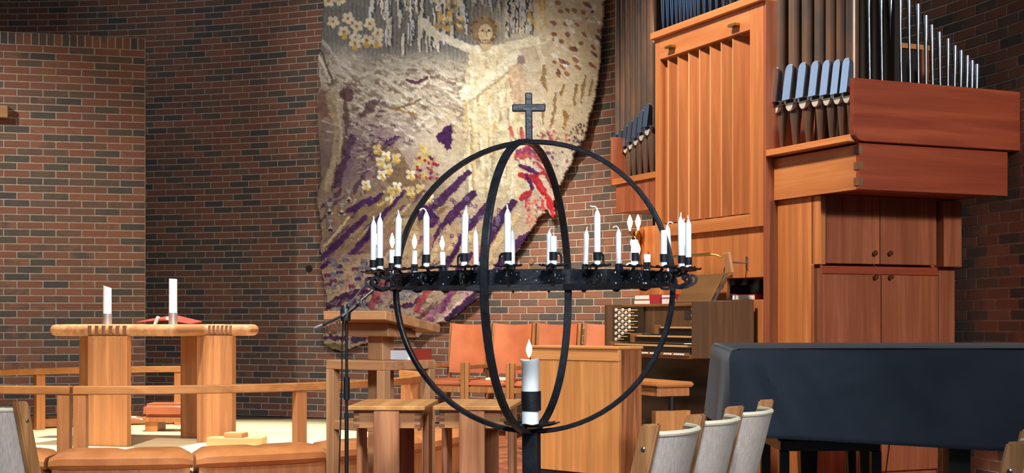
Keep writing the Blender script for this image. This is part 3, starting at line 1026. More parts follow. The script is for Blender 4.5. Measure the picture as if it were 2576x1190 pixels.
wob = 0.035 * np.sin(GX * 0.012 + 1.0) * soft(GY, 0, 500) + 0.03 * (n1 - 0.5)
off = 0.085 + 0.012 * H + wob * 0.6 + 0.05 * soft(GX, 1300, 1500)
rad = WR - off
TX = WC[0] + rad * np.sin(al)[None, :]
TY = WC[1] + rad * np.cos(al)[None, :]
TZ = EYE - (GY - HZ) / FPX * yy[None, :]
verts = np.stack([TX[keep], TY[keep], TZ[keep]], 1)
ii, jj = np.where(cell)
faces = np.stack([idx[ii, jj], idx[ii + 1, jj], idx[ii + 1, jj + 1], idx[ii, jj + 1]], 1)
me = bpy.data.meshes.new('tapestry')
me.from_pydata(verts.tolist(), [], faces.tolist())
ca_ = me.color_attributes.new('wool', 'FLOAT_COLOR', 'POINT')
cc = C[keep] / 255.0
cl = np.where(cc <= 0.04045, cc / 12.92, ((cc + 0.055) / 1.055) ** 2.4)
ca_.data.foreach_set('color', np.concatenate([cl, np.ones((len(cl), 1))], 1).astype(np.float32).ravel())
me.polygons.foreach_set('use_smooth', [True] * len(me.polygons))
m, nt, p = newmat('woven_wool')
at = N(nt, 'ShaderNodeAttribute', attribute_name='wool')
nt.links.new(at.outputs['Color'], p.inputs['Base Color'])
p.inputs['Roughness'].default_value = 0.95
p.inputs['Specular IOR Level'].default_value = 0.05
geo = N(nt, 'ShaderNodeNewGeometry')
nz = N(nt, 'ShaderNodeTexNoise')
nz.inputs['Scale'].default_value = 55
nz.inputs['Detail'].default_value = 4
nt.links.new(geo.outputs['Position'], nz.inputs['Vector'])
bp = N(nt, 'ShaderNodeBump')
bp.inputs['Strength'].default_value = 0.6
bp.inputs['Distance'].default_value = 0.02
nt.links.new(nz.outputs['Fac'], bp.inputs['Height'])
nt.links.new(bp.outputs[0], p.inputs['Normal'])
tap = link('tapestry', me, m)
tag(tap, 'large ragged-edged woven wool tapestry in cream, purple and red on the brick wall', 'tapestry')
sol = tap.modifiers.new('thickness', 'SOLIDIFY')
sol.thickness = 0.03
sol.offset = -1
# ================================================================== ORGAN
OA = R(24)
OO = Vector((1.765, 10.0, 0))
OX = Vector((math.cos(OA), math.sin(OA), 0))
OY = Vector((-math.sin(OA), math.cos(OA), 0))
def oly(px, lx):
    t = (px - CX) / FPX
    b = OO + OX * lx
    return (t * b.y - b.x) / (OY.x - t * OY.y)
def olx(px, ly):
    t = (px - CX) / FPX
    b = OO + OY * ly
    return (t * b.y - b.x) / (OX.x - t * OX.y)
def oz(py, lx, ly):
    Y = (OO + OX * lx + OY * ly).y
    return WZ(py, Y)

org = thing('pipe_organ', 'large pine pipe organ with bronze and tin pipes against the curved wall', 'organ', OO, OA)
L1 = oly(1648, 0)                       # far end of the tower face
# --- tower front: frame, shutters
ZT, ZB = 3.37, 1.79
rs = oly(1886, 0)
B(0, 0.05, 0, rs, ZB, ZT).build('stile', M['organ_z'], org, 0.003)
B(0, 0.05, L1 - 0.075, L1, 0.0, ZT).build('stile', M['organ_z'], org, 0.003)
B(0.0, 0.05, rs, L1 - 0.075, 3.2, ZT).build('top_rail', M['organ_y'], org, 0.003)
B(0.0, 0.05, rs, L1 - 0.075, ZB, 1.885).build('bottom_rail', M['organ_y'], org, 0.003)
B(-0.035, 0.45, -0.03, L1 + 0.02, ZT, ZT + 0.055).build('cornice', M['organ_y'], org, 0.004)
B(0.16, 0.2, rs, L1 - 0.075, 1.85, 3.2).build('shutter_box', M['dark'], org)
B(0.05, 0.16, rs, L1 - 0.075, 3.187, 3.2).build('soffit', M['organ_y'], org)
B(0.138, 0.16, rs, L1 - 0.075, 3.05, 3.187).build('inner_rail', M['organ_y'], org)
B(0.138, 0.16, rs, L1 - 0.075, 1.885, 1.99).build('inner_rail', M['organ_y'], org)
ed = [oly(q, 0.03) for q in (1660, 1683, 1708, 1735, 1762, 1789, 1817, 1846, 1884)]
for k in range(8):
    ya, yb = ed[k], ed[k + 1]           # ya farther, yb nearer
    mbx = MB()
    # slat turned so that its near edge stands back and its far edge comes forward
    mbx.hexa([(0.10, yb + 0.004, 1.9), (0.10, yb + 0.004, 1.9), (0.015, ya, 1.9), (0.015, ya, 1.9),
              (0.10, yb, 3.19), (0.125, yb, 3.19), (0.04, ya, 3.19), (0.015, ya, 3.19)])
    mbx = MB().hexa([(0.11, yb, 1.9), (0.135, yb, 1.9), (0.045, ya, 1.9), (0.02, ya, 1.9),
                     (0.11, yb, 3.185), (0.135, yb, 3.185), (0.045, ya, 3.185), (0.02, ya, 3.185)])
    s = mbx.build('shutter', M['shutter'], org)
    MB().hexa([(0.018, ya - 0.007, 1.9), (0.05, ya - 0.007, 1.9), (0.05, ya + 0.001, 1.9), (0.018, ya + 0.001, 1.9),
               (0.018, ya - 0.007, 3.187), (0.05, ya - 0.007, 3.187), (0.05, ya + 0.001, 3.187), (0.018, ya + 0.001, 3.187)]).build('pale_edge', M['shutter_edge'], s)
for q in (1692, 1852):
    y_ = oly(q, 0)
    B(-0.045, 0.0, y_ - 0.05, y_ + 0.05, 3.255, 3.275).build('latch', M['brass'], org, 0.003)
# near side of the tower
B(0.0, 0.42, -0.03, 0.0, 0.0, ZT).build('tower_side', M['organ_shaded_z'], org, 0.003)
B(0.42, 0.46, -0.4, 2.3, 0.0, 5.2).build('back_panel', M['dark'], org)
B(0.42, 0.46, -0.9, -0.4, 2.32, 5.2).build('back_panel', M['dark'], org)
# --- lower wall under the tower, with a music niche
nl_ = oly(1825, 0.02)
nt_ = oz(698, 0.02, 0.2)
B(0.03, 0.06, nl_, L1 - 0.075, 0.0, ZB).build('lower_panel', M['organ_z'], org, 0.002)
B(0.03, 0.06, 0.0, nl_, nt_, ZB).build('lower_panel', M['organ_z'], org, 0.002)
B(0.03, 0.06, 0.0, nl_, 0.0, 1.275).build('lower_panel', M['organ_z'], org, 0.002)
B(0.06, 0.4, 0.0, nl_ + 0.02, 1.255, 1.275).build('niche_shelf', M['organ_y'], org)
B(0.36, 0.4, 0.0, nl_ + 0.02, 1.275, nt_ + 0.05).build('niche_back', M['dark'], org)
B(0.06, 0.4, 0.0, nl_ + 0.02, nt_, nt_ + 0.02).build('niche_top', M['organ_y'], org)
# boards left of the tower, under the far tray
lt1 = oly(1605, 0.1)
B(0.1, 0.14, L1, lt1, 0.0, 1.9).build('lower_panel', M['organ_z'], org, 0.002)
# --- trays that carry the bronze pipes
SZ = 2.32
EL = oly(2137, 0.0)                      # near end of right tray (negative)
FL_ = oly(1540, 0.0)                     # far end of left tray
B(0.0, 1.36, EL, -0.03, SZ - 0.045, SZ).build('tray_floor', M['organ_y'], org, 0.004)
zt_ = oz(198, 0.0, EL)
xe = olx(2560, EL)
# end board with rounded lower corner
prof = [(0.0, zt_), (0.0, SZ + 0.03)]
for k in range(7):
    a = PI + (PI / 2) * k / 6
    prof.append((0.075 + 0.075 * math.cos(a), SZ + 0.03 + 0.075 * math.sin(a)))
prof += [(xe, SZ - 0.045), (xe, zt_)]
prof = [(a, b) for a, b in prof]
mbx = MB()
n_ = len(prof)
mbx.add([(a, EL - 0.045, b) for a, b in prof] + [(a, EL, b) for a, b in prof],
        [tuple(range(n_)), tuple(range(2 * n_ - 1, n_ - 1, -1))] + [(i, n_ + i, n_ + (i + 1) % n_, (i + 1) % n_) for i in range(n_)])
mbx.build('tray_end', M['organ_shaded_x'], org, 0.004)
B(1.36, xe, EL, -0.03, SZ, zt_).build('tray_back', M['organ_shaded_z'], org)
B(0.0, 0.42, L1, FL_, SZ - 0.05, SZ).build('tray_floor', M['organ_y'], org, 0.004)
B(0.0, 0.42, FL_, FL_ + 0.03, SZ - 0.05, SZ + 0.36).build('tray_end', M['organ_shaded_z'], org, 0.004)
# --- second tier with finger joints
e2 = oly(2161, 0.07)
z20 = oz(476, 0.07, e2)
x2 = olx(2535, e2)
B(0.07, 0.1, e2 + 0.03, -0.03, z20, SZ - 0.06).build('tier_front', M['organ_y'], org, 0.002)
B(0.07, x2, e2, e2 + 0.03, z20, SZ - 0.045).build('tier_end', M['organ_shaded_x'], org, 0.002)
hh = (SZ - 0.045 - z20)
for k in range(3):
    za = z20 + hh * (k * 2 + 0.5) / 6
    B(0.066, 0.1, e2 - 0.002, e2 + 0.05, za, za + hh / 6).build('finger_joint', M['endgrain'], org)
B(0.1, x2, e2 + 0.03, 0.0, z20 + 0.01, z20 + 0.03).build('tier_floor', M['organ_shaded_x'], org)
B(0.02, 0.36, L1, FL_ - 0.03, z20 + 0.06, SZ - 0.05).build('tier_front', M['organ_shaded_z'], org, 0.003)
# --- lower cabinet
e3u = oly(2064, 0.1)
e3l = oly(2047, 0.1)
zs = oz(665, 0.1, e3u)
ye = -0.03
for q0, q1 in ((1936, 1951), (1951, 2018), (2018, 2047)):
    yb_ = max(oly(q1, 0.1), e3l)
    B(0.1 if q0 > 1940 else 0.03, 0.13, yb_, min(oly(q0, 0.1), -0.03), 0.0, z20).build('side_board', M['organ_z'], org, 0.003)
x3 = olx(2402, e3l)
x3u = olx(2420, e3u)
B(0.13, x3, e3l + 0.03, -0.03, 0.0, z20).build('carcass', M['organ_shaded_z'], org)
B(0.1, olx(2078, e3u), e3u, e3l + 0.03, zs, z20).build('upper_stile', M['organ_z'], org, 0.004)
B(olx(2375, e3u), x3u, e3u, e3l + 0.03, zs, z20).build('upper_stile', M['organ_shaded_z'], org, 0.004)
B(olx(2078, e3u), olx(2375, e3u), e3u + 0.02, e3l + 0.03, oz(490, 0.3, e3u), z20).build('upper_rail', M['organ_shaded_x'], org, 0.003)
B(olx(2046, e3l), olx(2070, e3l), e3l, e3l + 0.03, 0.0, zs).build('lower_stile', M['organ_shaded_z'], org, 0.003)
B(olx(2362, e3l), x3, e3l, e3l + 0.03, 0.0, zs).build('lower_stile', M['organ_shaded_z'], org, 0.003)
B(olx(2070, e3l), olx(2362, e3l), e3l + 0.005, e3l + 0.03, oz(690, 0.5, e3l) , zs).build('middle_rail', M['organ_shaded_x'], org, 0.003)
def cdoor(pxa, pxb, ly, z0, z1, kx, ky):
    xa, xb = olx(pxa, ly), olx(pxb, ly)
    d = B(xa, xb, ly, ly + 0.022, z0, z1).build('cabinet_door', M['organ_shaded_z'], org, 0.003)
    xk = olx(kx, ly)
    zk = oz(ky, xk, ly)
    rot = Euler((R(90), 0, 0)).to_matrix()
    MB().lathe([(0.007, 0), (0.007, 0.012), (0.016, 0.018), (0.018, 0.026), (0.012, 0.034), (0.003, 0.036)], 14, (xk, ly, zk), tilt=rot).build('knob', M['brass'], d, smooth=True)
ud = e3u + 0.03
ldy = e3l - 0.002
cdoor(2079, 2213, ud, zs + 0.01, oz(490, 0.3, e3u) - 0.004, 2197, 637)
cdoor(2215, 2356, ud, zs + 0.01, oz(490, 0.3, e3u) - 0.004, 2236, 637)
cdoor(2070, 2216, ldy, 0.08, oz(691, 0.5, e3l), 2199, 697)
cdoor(2218, 2361, ldy, 0.08, oz(691, 0.5, e3l), 2237, 697)

# --- pipes
def bronze_pipe(px_toe, lx, rad_, hm, top, lip_h):
    ly = oly(px_toe, lx)
    z0 = SZ
    p_ = MB().lathe([(0.014, z0), (0.02, z0 + 0.02), (rad_, z0 + hm), (rad_, top)], 20, (lx, ly, 0)).build('pipe', M['bronze'], org, smooth=True)
    # upper lip: arched metal plate on the -x side
    hw = rad_ * 0.88
    pts = [(-hw, 0.0), (hw, 0.0), (hw, lip_h - hw)]
    for k in range(1, 8):
        a = PI * k / 8
        pts.append((hw * math.cos(a), lip_h - hw + hw * math.sin(a)))
    pts.append((-hw, lip_h - hw))
    def plate(pts, x0, x1, zc):
        n = len(pts)
        return MB().add([(lx + x0, ly + a, zc + b) for a, b in pts] + [(lx + x1, ly + a, zc + b) for a, b in pts],
                        [tuple(range(n)), tuple(range(2 * n - 1, n - 1, -1))] + [(i, n + i, n + (i + 1) % n, (i + 1) % n) for i in range(n)])
    ul = plate(pts, -rad_ - 0.004 - 0.13 * lip_h, -rad_ * 0.3, z0 + hm + 0.008)
    ul.v = [(a + 0.13 * (c - z0 - hm - 0.008) * (1 if a < lx - rad_ * 0.7 else 0), b, c) for a, b, c in ul.v]
    ul.build('upper_lip', M['lip'], p_)
    lo = [(hw, 0.0), (-hw, 0.0)]
    for k in range(1, 8):
        a = PI + PI * k / 8
        lo.append((hw * math.cos(a), hw * 1.25 * math.sin(a)))
    plate(lo, -rad_ - 0.006, -rad_ * 0.3, z0 + hm - 0.012).build('lower_lip', M['lip_low'], p_)
    B(lx - rad_ - 0.002, lx - rad_ * 0.5, ly - hw, ly + hw, z0 + hm - 0.013, z0 + hm + 0.009).build('mouth', M['slit'], p_)
    for sgn in (-1, 1):
        rot = Euler((0, R(90), 0)).to_matrix()
        MB().lathe([(0.016, -0.012), (0.016, 0.012)], 12, (lx - rad_ * 0.75, ly + sgn * (hw + 0.008), z0 + hm), tilt=rot).build('ear', M['tin_grey'], p_)
    return p_
for q, hm, rd, lh in [(1966, .33, .051, .25), (2002, .325, .05, .25), (2035, .318, .048, .245), (2066, .31, .046, .24), (2094, .30, .044, .235), (2120, .29, .042, .23), (2144, .285, .042, .23)]:
    bronze_pipe(q, 0.14, rd, hm, 5.0, lh)
for q, hm, rd in [(1556, .235, .03), (1570, .25, .032), (1583, .27, .034), (1596, .295, .036), (1610, .32, .038), (1625, .35, .041), (1641, .385, .044)]:
    bronze_pipe(q, 0.13, rd, hm, 5.0, .17 + (rd - .03) * 2)
for q in (1669, 1680.5, 1691.5, 1702.5, 1712.5, 1722, 1731, 1739.5, 1748.5, 1758, 1772, 1787, 1803, 1820, 1838, 1857, 1877):
    ly = oly(q, 0.12)
    z0 = ZT + 0.055
    MB().lathe([(0.006, z0), (0.008, z0 + 0.01), (0.022, z0 + 0.3), (0.022, z0 + 1.0)], 14, (0.12, ly, 0)).build('tin_pipe', M['tin'], org, smooth=True)
TR = [(2190, -60, 2184), (2221, -50, 2215), (2246, -40, 2240), (2270, -20, 2263), (2292, -30, 2285), (2312, 12, 2308), (2331, 40, 2328), (2349, 64, 2343), (2368, 82, 2362), (2385, 98, 2384), (2400, 115, 2402), (2416, 127, 2417), (2430, 140, 2433), (2443, 153, 2445), (2455, 162, 2457)]
for xb, ty, xt in TR:
    ly = EL + 0.12
    xx = olx(xb, ly)
    x2_ = olx(xt, ly)
    zt2 = oz(ty, xx, ly)
    pb, pt = Vector((xx, ly, SZ)), Vector((x2_, ly, zt2))
    ax = (pt - pb)
    ln = ax.length
    rot = ax.to_track_quat('Z', 'Y').to_matrix()
    big = 0.019 + 0.004 * (ty < 60)
    MB().lathe([(0.007, 0), (0.009, ln * 0.55), (0.0105, ln - 0.22), (big, ln - 0.03), (big, ln)], 12, pb, tilt=rot).build('trumpet_pipe', M['tin_grey'], org, smooth=True)
# swell box behind the trumpets
fx0, fx1 = 0.55, 1.15
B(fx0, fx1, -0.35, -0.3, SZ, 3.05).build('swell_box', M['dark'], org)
B(fx0, fx1 + .02, -0.37, -0.3, 3.05, 3.085).build('swell_box_rail', M['organ_y'], org)
B(fx0, fx0 + 0.04, -0.37, -0.3, SZ, 3.05).build('swell_box_post', M['organ_shaded_z'], org)
B(fx1 - .06, fx1, -0.37, -0.3, SZ, 3.05).build('swell_box_post', M['organ_shaded_z'], org)

# wooden bracket on the dark wall beyond the trumpets
q = WP(2420, 78, 10.9)
br = MB()
pl = [(-0.16, 0.07), (-0.07, 0.07), (-0.05, 0.0), (0.0, -0.025), (0.05, 0.0), (0.07, 0.07), (0.16, 0.07), (0.13, -0.05), (0.1, -0.09), (-0.1, -0.09), (-0.13, -0.05)]
n_ = len(pl)
br.add([(a, -0.05, b) for a, b in pl] + [(a, 0.05, b) for a, b in pl],
       [tuple(range(n_)), tuple(range(2 * n_ - 1, n_ - 1, -1))] + [(i, n_ + i, n_ + (i + 1) % n_, (i + 1) % n_) for i in range(n_)])
bo = br.build('wall_bracket', M['organ_shaded_x'])
bo.location = q
bo.rotation_euler = (0, 0, R(-40))
tag(bo, 'small scalloped wooden bracket high on the dark wall behind the trumpet pipes', 'bracket')

# ================================================================== CONSOLE
con = thing('organ_console', 'dark brown three-manual organ console with white stop knobs', 'console', OO, OA)
CF, CB = -0.5, -0.004
n0, f0 = 0.112, 1.60                        # near and far cheeks along the organ
CT = 1.262
B(CF, CB, n0, n0 + 0.03, 0.86, CT).build('cheek', M['console'], con, 0.003)
B(CF + 0.33, CB, n0 - 0.004, n0 + 0.03, 0.0, CT + 0.012).build('back_cheek', M['console'], con, 0.003)
B(CF + 0.1, CB, f0, f0 + 0.03, 0.86, CT - 0.01).build('cheek', M['console'], con, 0.003)
B(CF + 0.3, CB, f0, f0 + 0.03, 0.0, 0.86).build('leg_panel', M['console_dark'], con)
B(CB - 0.34, CB - 0.3, n0 + 0.03, f0, 0.0, 0.86).build('knee_panel', M['console_dark'], con)
B(CF, CB, n0 + 0.03, f0, 0.855, 0.885).build('key_deck', M['console_y'], con, 0.003)
B(CB - 0.24, CB, n0 + 0.03, f0, 1.0, CT - 0.03).build('fascia', M['console'], con)
B(CB - 0.26, CB + 0.0, n0 + 0.03, f0, CT - 0.03, CT - 0.01).build('top_board', M['console_y'], con, 0.003)
# jambs carrying the draw knobs
def jamb(y0, y1):
    return B(-0.26, -0.22, y0, y1, 0.9, CT - 0.03).build('jamb', M['console_dark'], con)
jf = jamb(1.25, f0)
jn = jamb(n0 + 0.03, 0.45)
cols = [1.565, 1.51, 1.455, 1.40, 1.345]
rows = [560, 585, 610, 635, 661, 687, 713, 740, 765, 793, 817]
pat = [(0, 2, 4), (1, 3), (0, 2, 4), (1, 3), (0, 2, 4), (1, 3), (0, 2, 4), (1, 3), (0, 2), (1,), (0,)]
rot = Euler((0, R(-90), 0)).to_matrix()
knob_me = MB().lathe([(0.0045, 0), (0.0045, 0.06), (0.008, 0.066)], 10, tilt=rot).mesh('stop_knob', 0, True)
knob_me.materials.append(M['keys'])
face_me = MB().lathe([(0.0075, 0.062), (0.0135, 0.066), (0.0145, 0.074), (0.012, 0.079)], 14, tilt=rot).mesh('knob_face', 0, True)
face_me.materials.append(M['ivory'])
for ry, cs in zip(rows, pat):
    for c_ in cs:
        zk = oz(620 + ry / 3.5, -0.3, cols[c_])
        for far in (0, 1):
            kx = cols[c_] if far == 0 else n0 + 0.03 + (f0 - cols[c_])
            ko = link('stop_knob', knob_me, None, con)
            ko.location = (-0.26, kx, zk)
            link('knob_face', face_me, None, ko)
# three manuals, each set back above the one below
for k, (fx, zk, ya, pz) in enumerate([(-0.49, 0.95, 1.30, 0.0), (-0.375, 1.015, 1.17, 0), (-0.26, 1.08, 1.0, 0)]):
    yb_ = n0 + 0.06
    mk = B(fx, fx + 0.13, yb_, ya, zk - 0.055, zk - 0.012).build('manual', M['keyblack'], con)
    km = MB()
    nk = int((ya - yb_ - 0.04) / 0.0235)
    for i in range(nk):
        y_ = yb_ + 0.02 + i * 0.0235
        km.box(fx - 0.012, fx + 0.12, y_, y_ + 0.022, zk - 0.012, zk)
    stuff(km.build('natural_keys', M['keys'], mk))
    sk = MB()
    for i in range(nk):
        if i % 7 in (0, 1, 3, 4, 5):
            y_ = yb_ + 0.02 + i * 0.0235 + 0.018
            sk.box(fx + 0.04, fx + 0.12, y_, y_ + 0.011, zk, zk + 0.01)
    stuff(sk.build('sharp_keys', M['keyblack'], mk))
    B(fx - 0.02, fx + 0.13, ya, ya + 0.05, zk - 0.06, zk + 0.012).build('key_block', M['console_y'], mk, 0.003)
    if k < 2:
        B(fx - 0.018, fx + 0.005, yb_, ya, zk - 0.075, zk - 0.052).build('piston_rail', M['console_y'], mk, 0.002)
        for i in range(34):
            if i % 6 == 5 or 9 < i < 14:
                continue
            y_ = yb_ + 0.06 + i * 0.0285
            if y_ > ya - 0.04:
                break
            MB().lathe([(0.006, 0), (0.0075, 0.008), (0.006, 0.012)], 8, (fx - 0.018, y_, zk - 0.064), tilt=rot).build('piston', M['ivory'], mk)
# music desk, leaning back
mn, mf = oly(1824, -0.06), oly(1697, -0.2)
md = MB().hexa([(-0.2, mn, CT - 0.01), (-0.18, mn, CT - 0.01), (-0.18, mf, CT - 0.01), (-0.2, mf, CT - 0.01),
                (-0.07, mn, 1.47), (-0.05, mn, 1.47), (-0.05, mf, 1.47), (-0.07, mf, 1.47)]).build('music_desk', M['music_desk'], con, 0.003)
B(-0.24, -0.19, mn, mf, CT - 0.012, CT + 0.008).build('ledge', M['console_y'], md, 0.002)
B(-0.247, -0.24, mn, mn + 0.26, 1.135, 1.2).build('display_panel', M['mirror'], con)
B(-0.2, -0.03, mn - 0.06, mn - 0.04, CT - 0.01, CT + 0.01).build('hinge', M['steel'], con)
MB().bar([(-0.17, mn - 0.025, CT), (-0.045, mn - 0.025, 1.48)], 0.012, 0.012).build('desk_stay', M['steel'], con)
# brass strip lamp above the music desk
lampo = thing('music_lamp', 'slim curved brass lamp over the organ music desk', 'lamp', OO + OX * -0.05 + OY * 0.55 + Vector((0, 0, 1.472)), OA)
MB().tube([(0.0, -0.12, 0.0), (0.008, -0.13, 0.06), (0.0, -0.12, 0.11), (-0.03, -0.06, 0.135), (-0.06, -0.02, 0.14)], 0.006, 8).build('stem', M['brass'], lampo, smooth=True)
MB().tube([(-0.06, -0.03, 0.14), (-0.10, 0.42, 0.14)], 0.011, 10).build('shade', M['brass'], lampo, smooth=True)

# organist's mirror on a bracket
mq = OO + OX * -0.0 + OY * oly(1880, 0.03) 
mir = thing('organist_mirror', 'small tilted wooden-backed mirror on a steel wall bracket above the console', 'mirror', mq + Vector((0, 0, oz(660, 0.03, 0.14))), OA)
MB().tube([(0.03, 0, 0), (-0.09, 0.02, 0.004)], 0.007, 8).build('bracket', M['steel'], mir)
B(0.022, 0.03, -0.012, 0.012, -0.045, 0.045).build('wall_plate', M['steel'], mir)
MB().obox((-0.115, 0.025, 0.0), 0.02, 0.16, 0.145, (0, R(-10), R(-18))).build('panel', M['block'], mir, 0.003)

# ================================================================== BOOKS
def book(name, loc, sx, sy, sz, rz, cover, page, label, group=None, spine='x'):
    b = thing(name, label, 'book', loc, rz, group)
    B(-sx / 2 + 0.003, sx / 2 - 0.003, -sy / 2 + 0.003, sy / 2 - 0.003, 0.003, sz - 0.003).build('page_block', page, b)
    B(-sx / 2, sx / 2, -sy / 2, sy / 2, 0, 0.003).build('cover', cover, b)
    B(-sx / 2, sx / 2, -sy / 2, sy / 2, sz - 0.003, sz).build('cover', cover, b)
    B(sx / 2 - 0.003, sx / 2, -sy / 2, sy / 2, 0.003, sz - 0.003).build('spine', cover, b)
    return b
def on_organ(lx, ly, z):
    return OO + OX * lx + OY * ly + Vector((0, 0, z))
tz = CT - 0.01
book('hymn_book', on_organ(-0.13, oly(1641, -0.13), tz), 0.17, 0.24, 0.036, OA + R(-72), M['crimson'], M['paper'], 'red hymn book with cream pages, lower of the pair on the console')
book('hymn_book', on_organ(-0.13, oly(1641, -0.13), tz + 0.0365), 0.165, 0.23, 0.04, OA + R(-74), M['crimson'], M['paper'], 'red hymn book with cream pages, upper of the pair on the console')
book('hymn_book', on_organ(0.0, oly(1694, 0.0), tz), 0.13, 0.15, 0.05, OA + R(-60), M['crimson'], M['paper_blue'], 'small red-bound book tucked behind the music desk, under another')
book('hymn_book', on_organ(0.0, oly(1694, 0.0), tz + 0.0505), 0.125, 0.15, 0.03, OA + R(-66), M['crimson'], M['paper_blue'], 'small pink-red book lying on top of the one behind the music desk')
nz_ = 1.276
book('music_book', on_organ(0.14, oly(1884, 0.12), nz_), 0.2, 0.2, 0.04, OA + R(-68), M['crimson'], M['paper'], 'white-paged red book at the front of the organ niche')
for k, (cv, sz_, lb) in enumerate([(M['navy'], 0.03, 'dark blue music volume at the bottom of the niche pile'), (M['navy'], 0.022, 'thin navy music volume second in the niche pile'),
                                   (M['purple'], 0.04, 'thick purple music volume third in the niche pile'), (M['purple'], 0.02, 'thin purple music volume on top of the niche pile')]):
    book('music_book', on_organ(0.2, oly(1848, 0.2) + 0.02 * k, nz_ + [0, .031, .054, .095][k]), 0.22, 0.17, sz_, OA + R(-70 - 4 * k), cv, M['paper_blue'] if k != 2 else M['purple'], lb)
# white slip of paper lying on the key deck
tag(MB().obox(on_organ(-0.43, 0.24, 0.962), 0.08, 0.1, 0.006, (0, 0, OA)).build('note_pad', M['paper_blue']), 'white note pad lying on the lowest keyboard', 'note pad')

# wall sconce with three glowing candle bulbs
sq = on_organ(0.02, oly(1597, 0.02), oz(600, 0.02, 1.98))
sc_ = thing('wall_sconce', 'brass wall sconce with three glowing candle bulbs beside the organ', 'lamp', sq, 0)
MB().lathe([(0.03, -0.06), (0.04, 0), (0.03, 0.06)], 12, (0.02, 0.05, 0)).build('back_plate', M['brass'], sc_, smooth=True)
MB().tube([(0.02, 0.05, 0.02), (0.0, -0.02, 0.0), (-0.045, -0.05, 0.04), (-0.045, -0.05, 0.07)], 0.006, 8).build('arm', M['brass'], sc_)
MB().tube([(0.02, 0.05, 0.02), (0.01, -0.02, 0.0), (0.022, -0.05, 0.04), (0.022, -0.05, 0.07)], 0.006, 8).build('arm', M['brass'], sc_)
MB().tube([(0.02, 0.05, -0.06), (0.015, -0.04, -0.18), (0.015, -0.07, -0.15)], 0.006, 8).build('arm', M['brass'], sc_)
for bx, by, bz in [(-0.045, -0.05, 0.075), (0.022, -0.05, 0.08), (0.018, -0.07, -0.145)]:
    MB().lathe([(0.008, -0.02), (0.009, 0.0), (0.02, 0.03), (0.023, 0.05), (0.016, 0.08), (0.005, 0.105), (0.001, 0.112)], 14, (bx, by, bz)).build('bulb', M['bulb'], sc_, smooth=True)
pl_ = bpy.data.lights.new('sconce_glow', 'POINT')
pl_.energy = 0.35
pl_.color = (1.0, 0.62, 0.3)
pl_.shadow_soft_size = 0.05
po = bpy.data.objects.new('sconce_glow', pl_)
COL.objects.link(po)
po.location = sq + Vector((-0.05, -0.16, 0.1))

# organ bench
ob = thing('organ_bench', 'organ bench with thick orange wooden seat in front of the console', 'bench', OO, OA)
bl0 = oly(1706, -0.62)
B(-0.79, -0.49, bl0, 1.0, 0.665, 0.7).build('seat', M['rail'], ob, 0.01, False, 2)
B(-0.77, -0.51, bl0 + 0.03, 0.96, 0.6, 0.664).build('apron', M['rail_z'], ob, 0.003)
for y_ in (bl0 + 0.06, 0.92):
    MB().lathe([(0.02, 0.5), (0.02, 0.6)], 12, (-0.64, y_, 0)).build('screw_post', M['blackmetal'], ob)
    B(-0.78, -0.5, y_ - 0.03, y_ + 0.03, 0.0, 0.5).build('end_panel', M['desk_z'], ob, 0.004)
B(-0.66, -0.62, bl0 + 0.09, 0.89, 0.1, 0.2).build('stretcher', M['desk_x'], ob, 0.003)

# ================================================================== CHOIR DESK
dA, dB = Vector((WX(1338, 10.1), 10.1, 0)), Vector((WX(1556, 9.55), 9.55, 0))
dd = (dB - dA)
dl = dd.length
drz = math.atan2(dd.y, dd.x)
desk = thing('choir_desk', 'tall plain wooden choir desk with panelled front behind the globe', 'desk', dA, drz)
DH = 0.95
B(0.0, dl, 0.0, 0.03, 0.08, DH - 0.1).build('front_panel', M['desk_z'], desk, 0.002)
B(0.0, dl, -0.004, 0.03, DH - 0.099, DH - 0.02).build('top_rail', M['desk_x'], desk, 0.003)
B(-0.01, dl + 0.008, -0.012, 0.26, DH - 0.02, DH).build('top_board', M['desk_x'], desk, 0.004)
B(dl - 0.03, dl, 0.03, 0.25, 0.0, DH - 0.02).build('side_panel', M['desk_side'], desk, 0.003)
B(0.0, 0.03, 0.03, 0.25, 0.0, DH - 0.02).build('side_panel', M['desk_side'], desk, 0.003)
B(0.03, dl - 0.03, 0.03, 0.24, 0.6, 0.62).build('shelf', M['desk_x'], desk)
B(0.0, dl, 0.01, 0.03, 0.0, 0.08).build('plinth', M['dark'], desk)

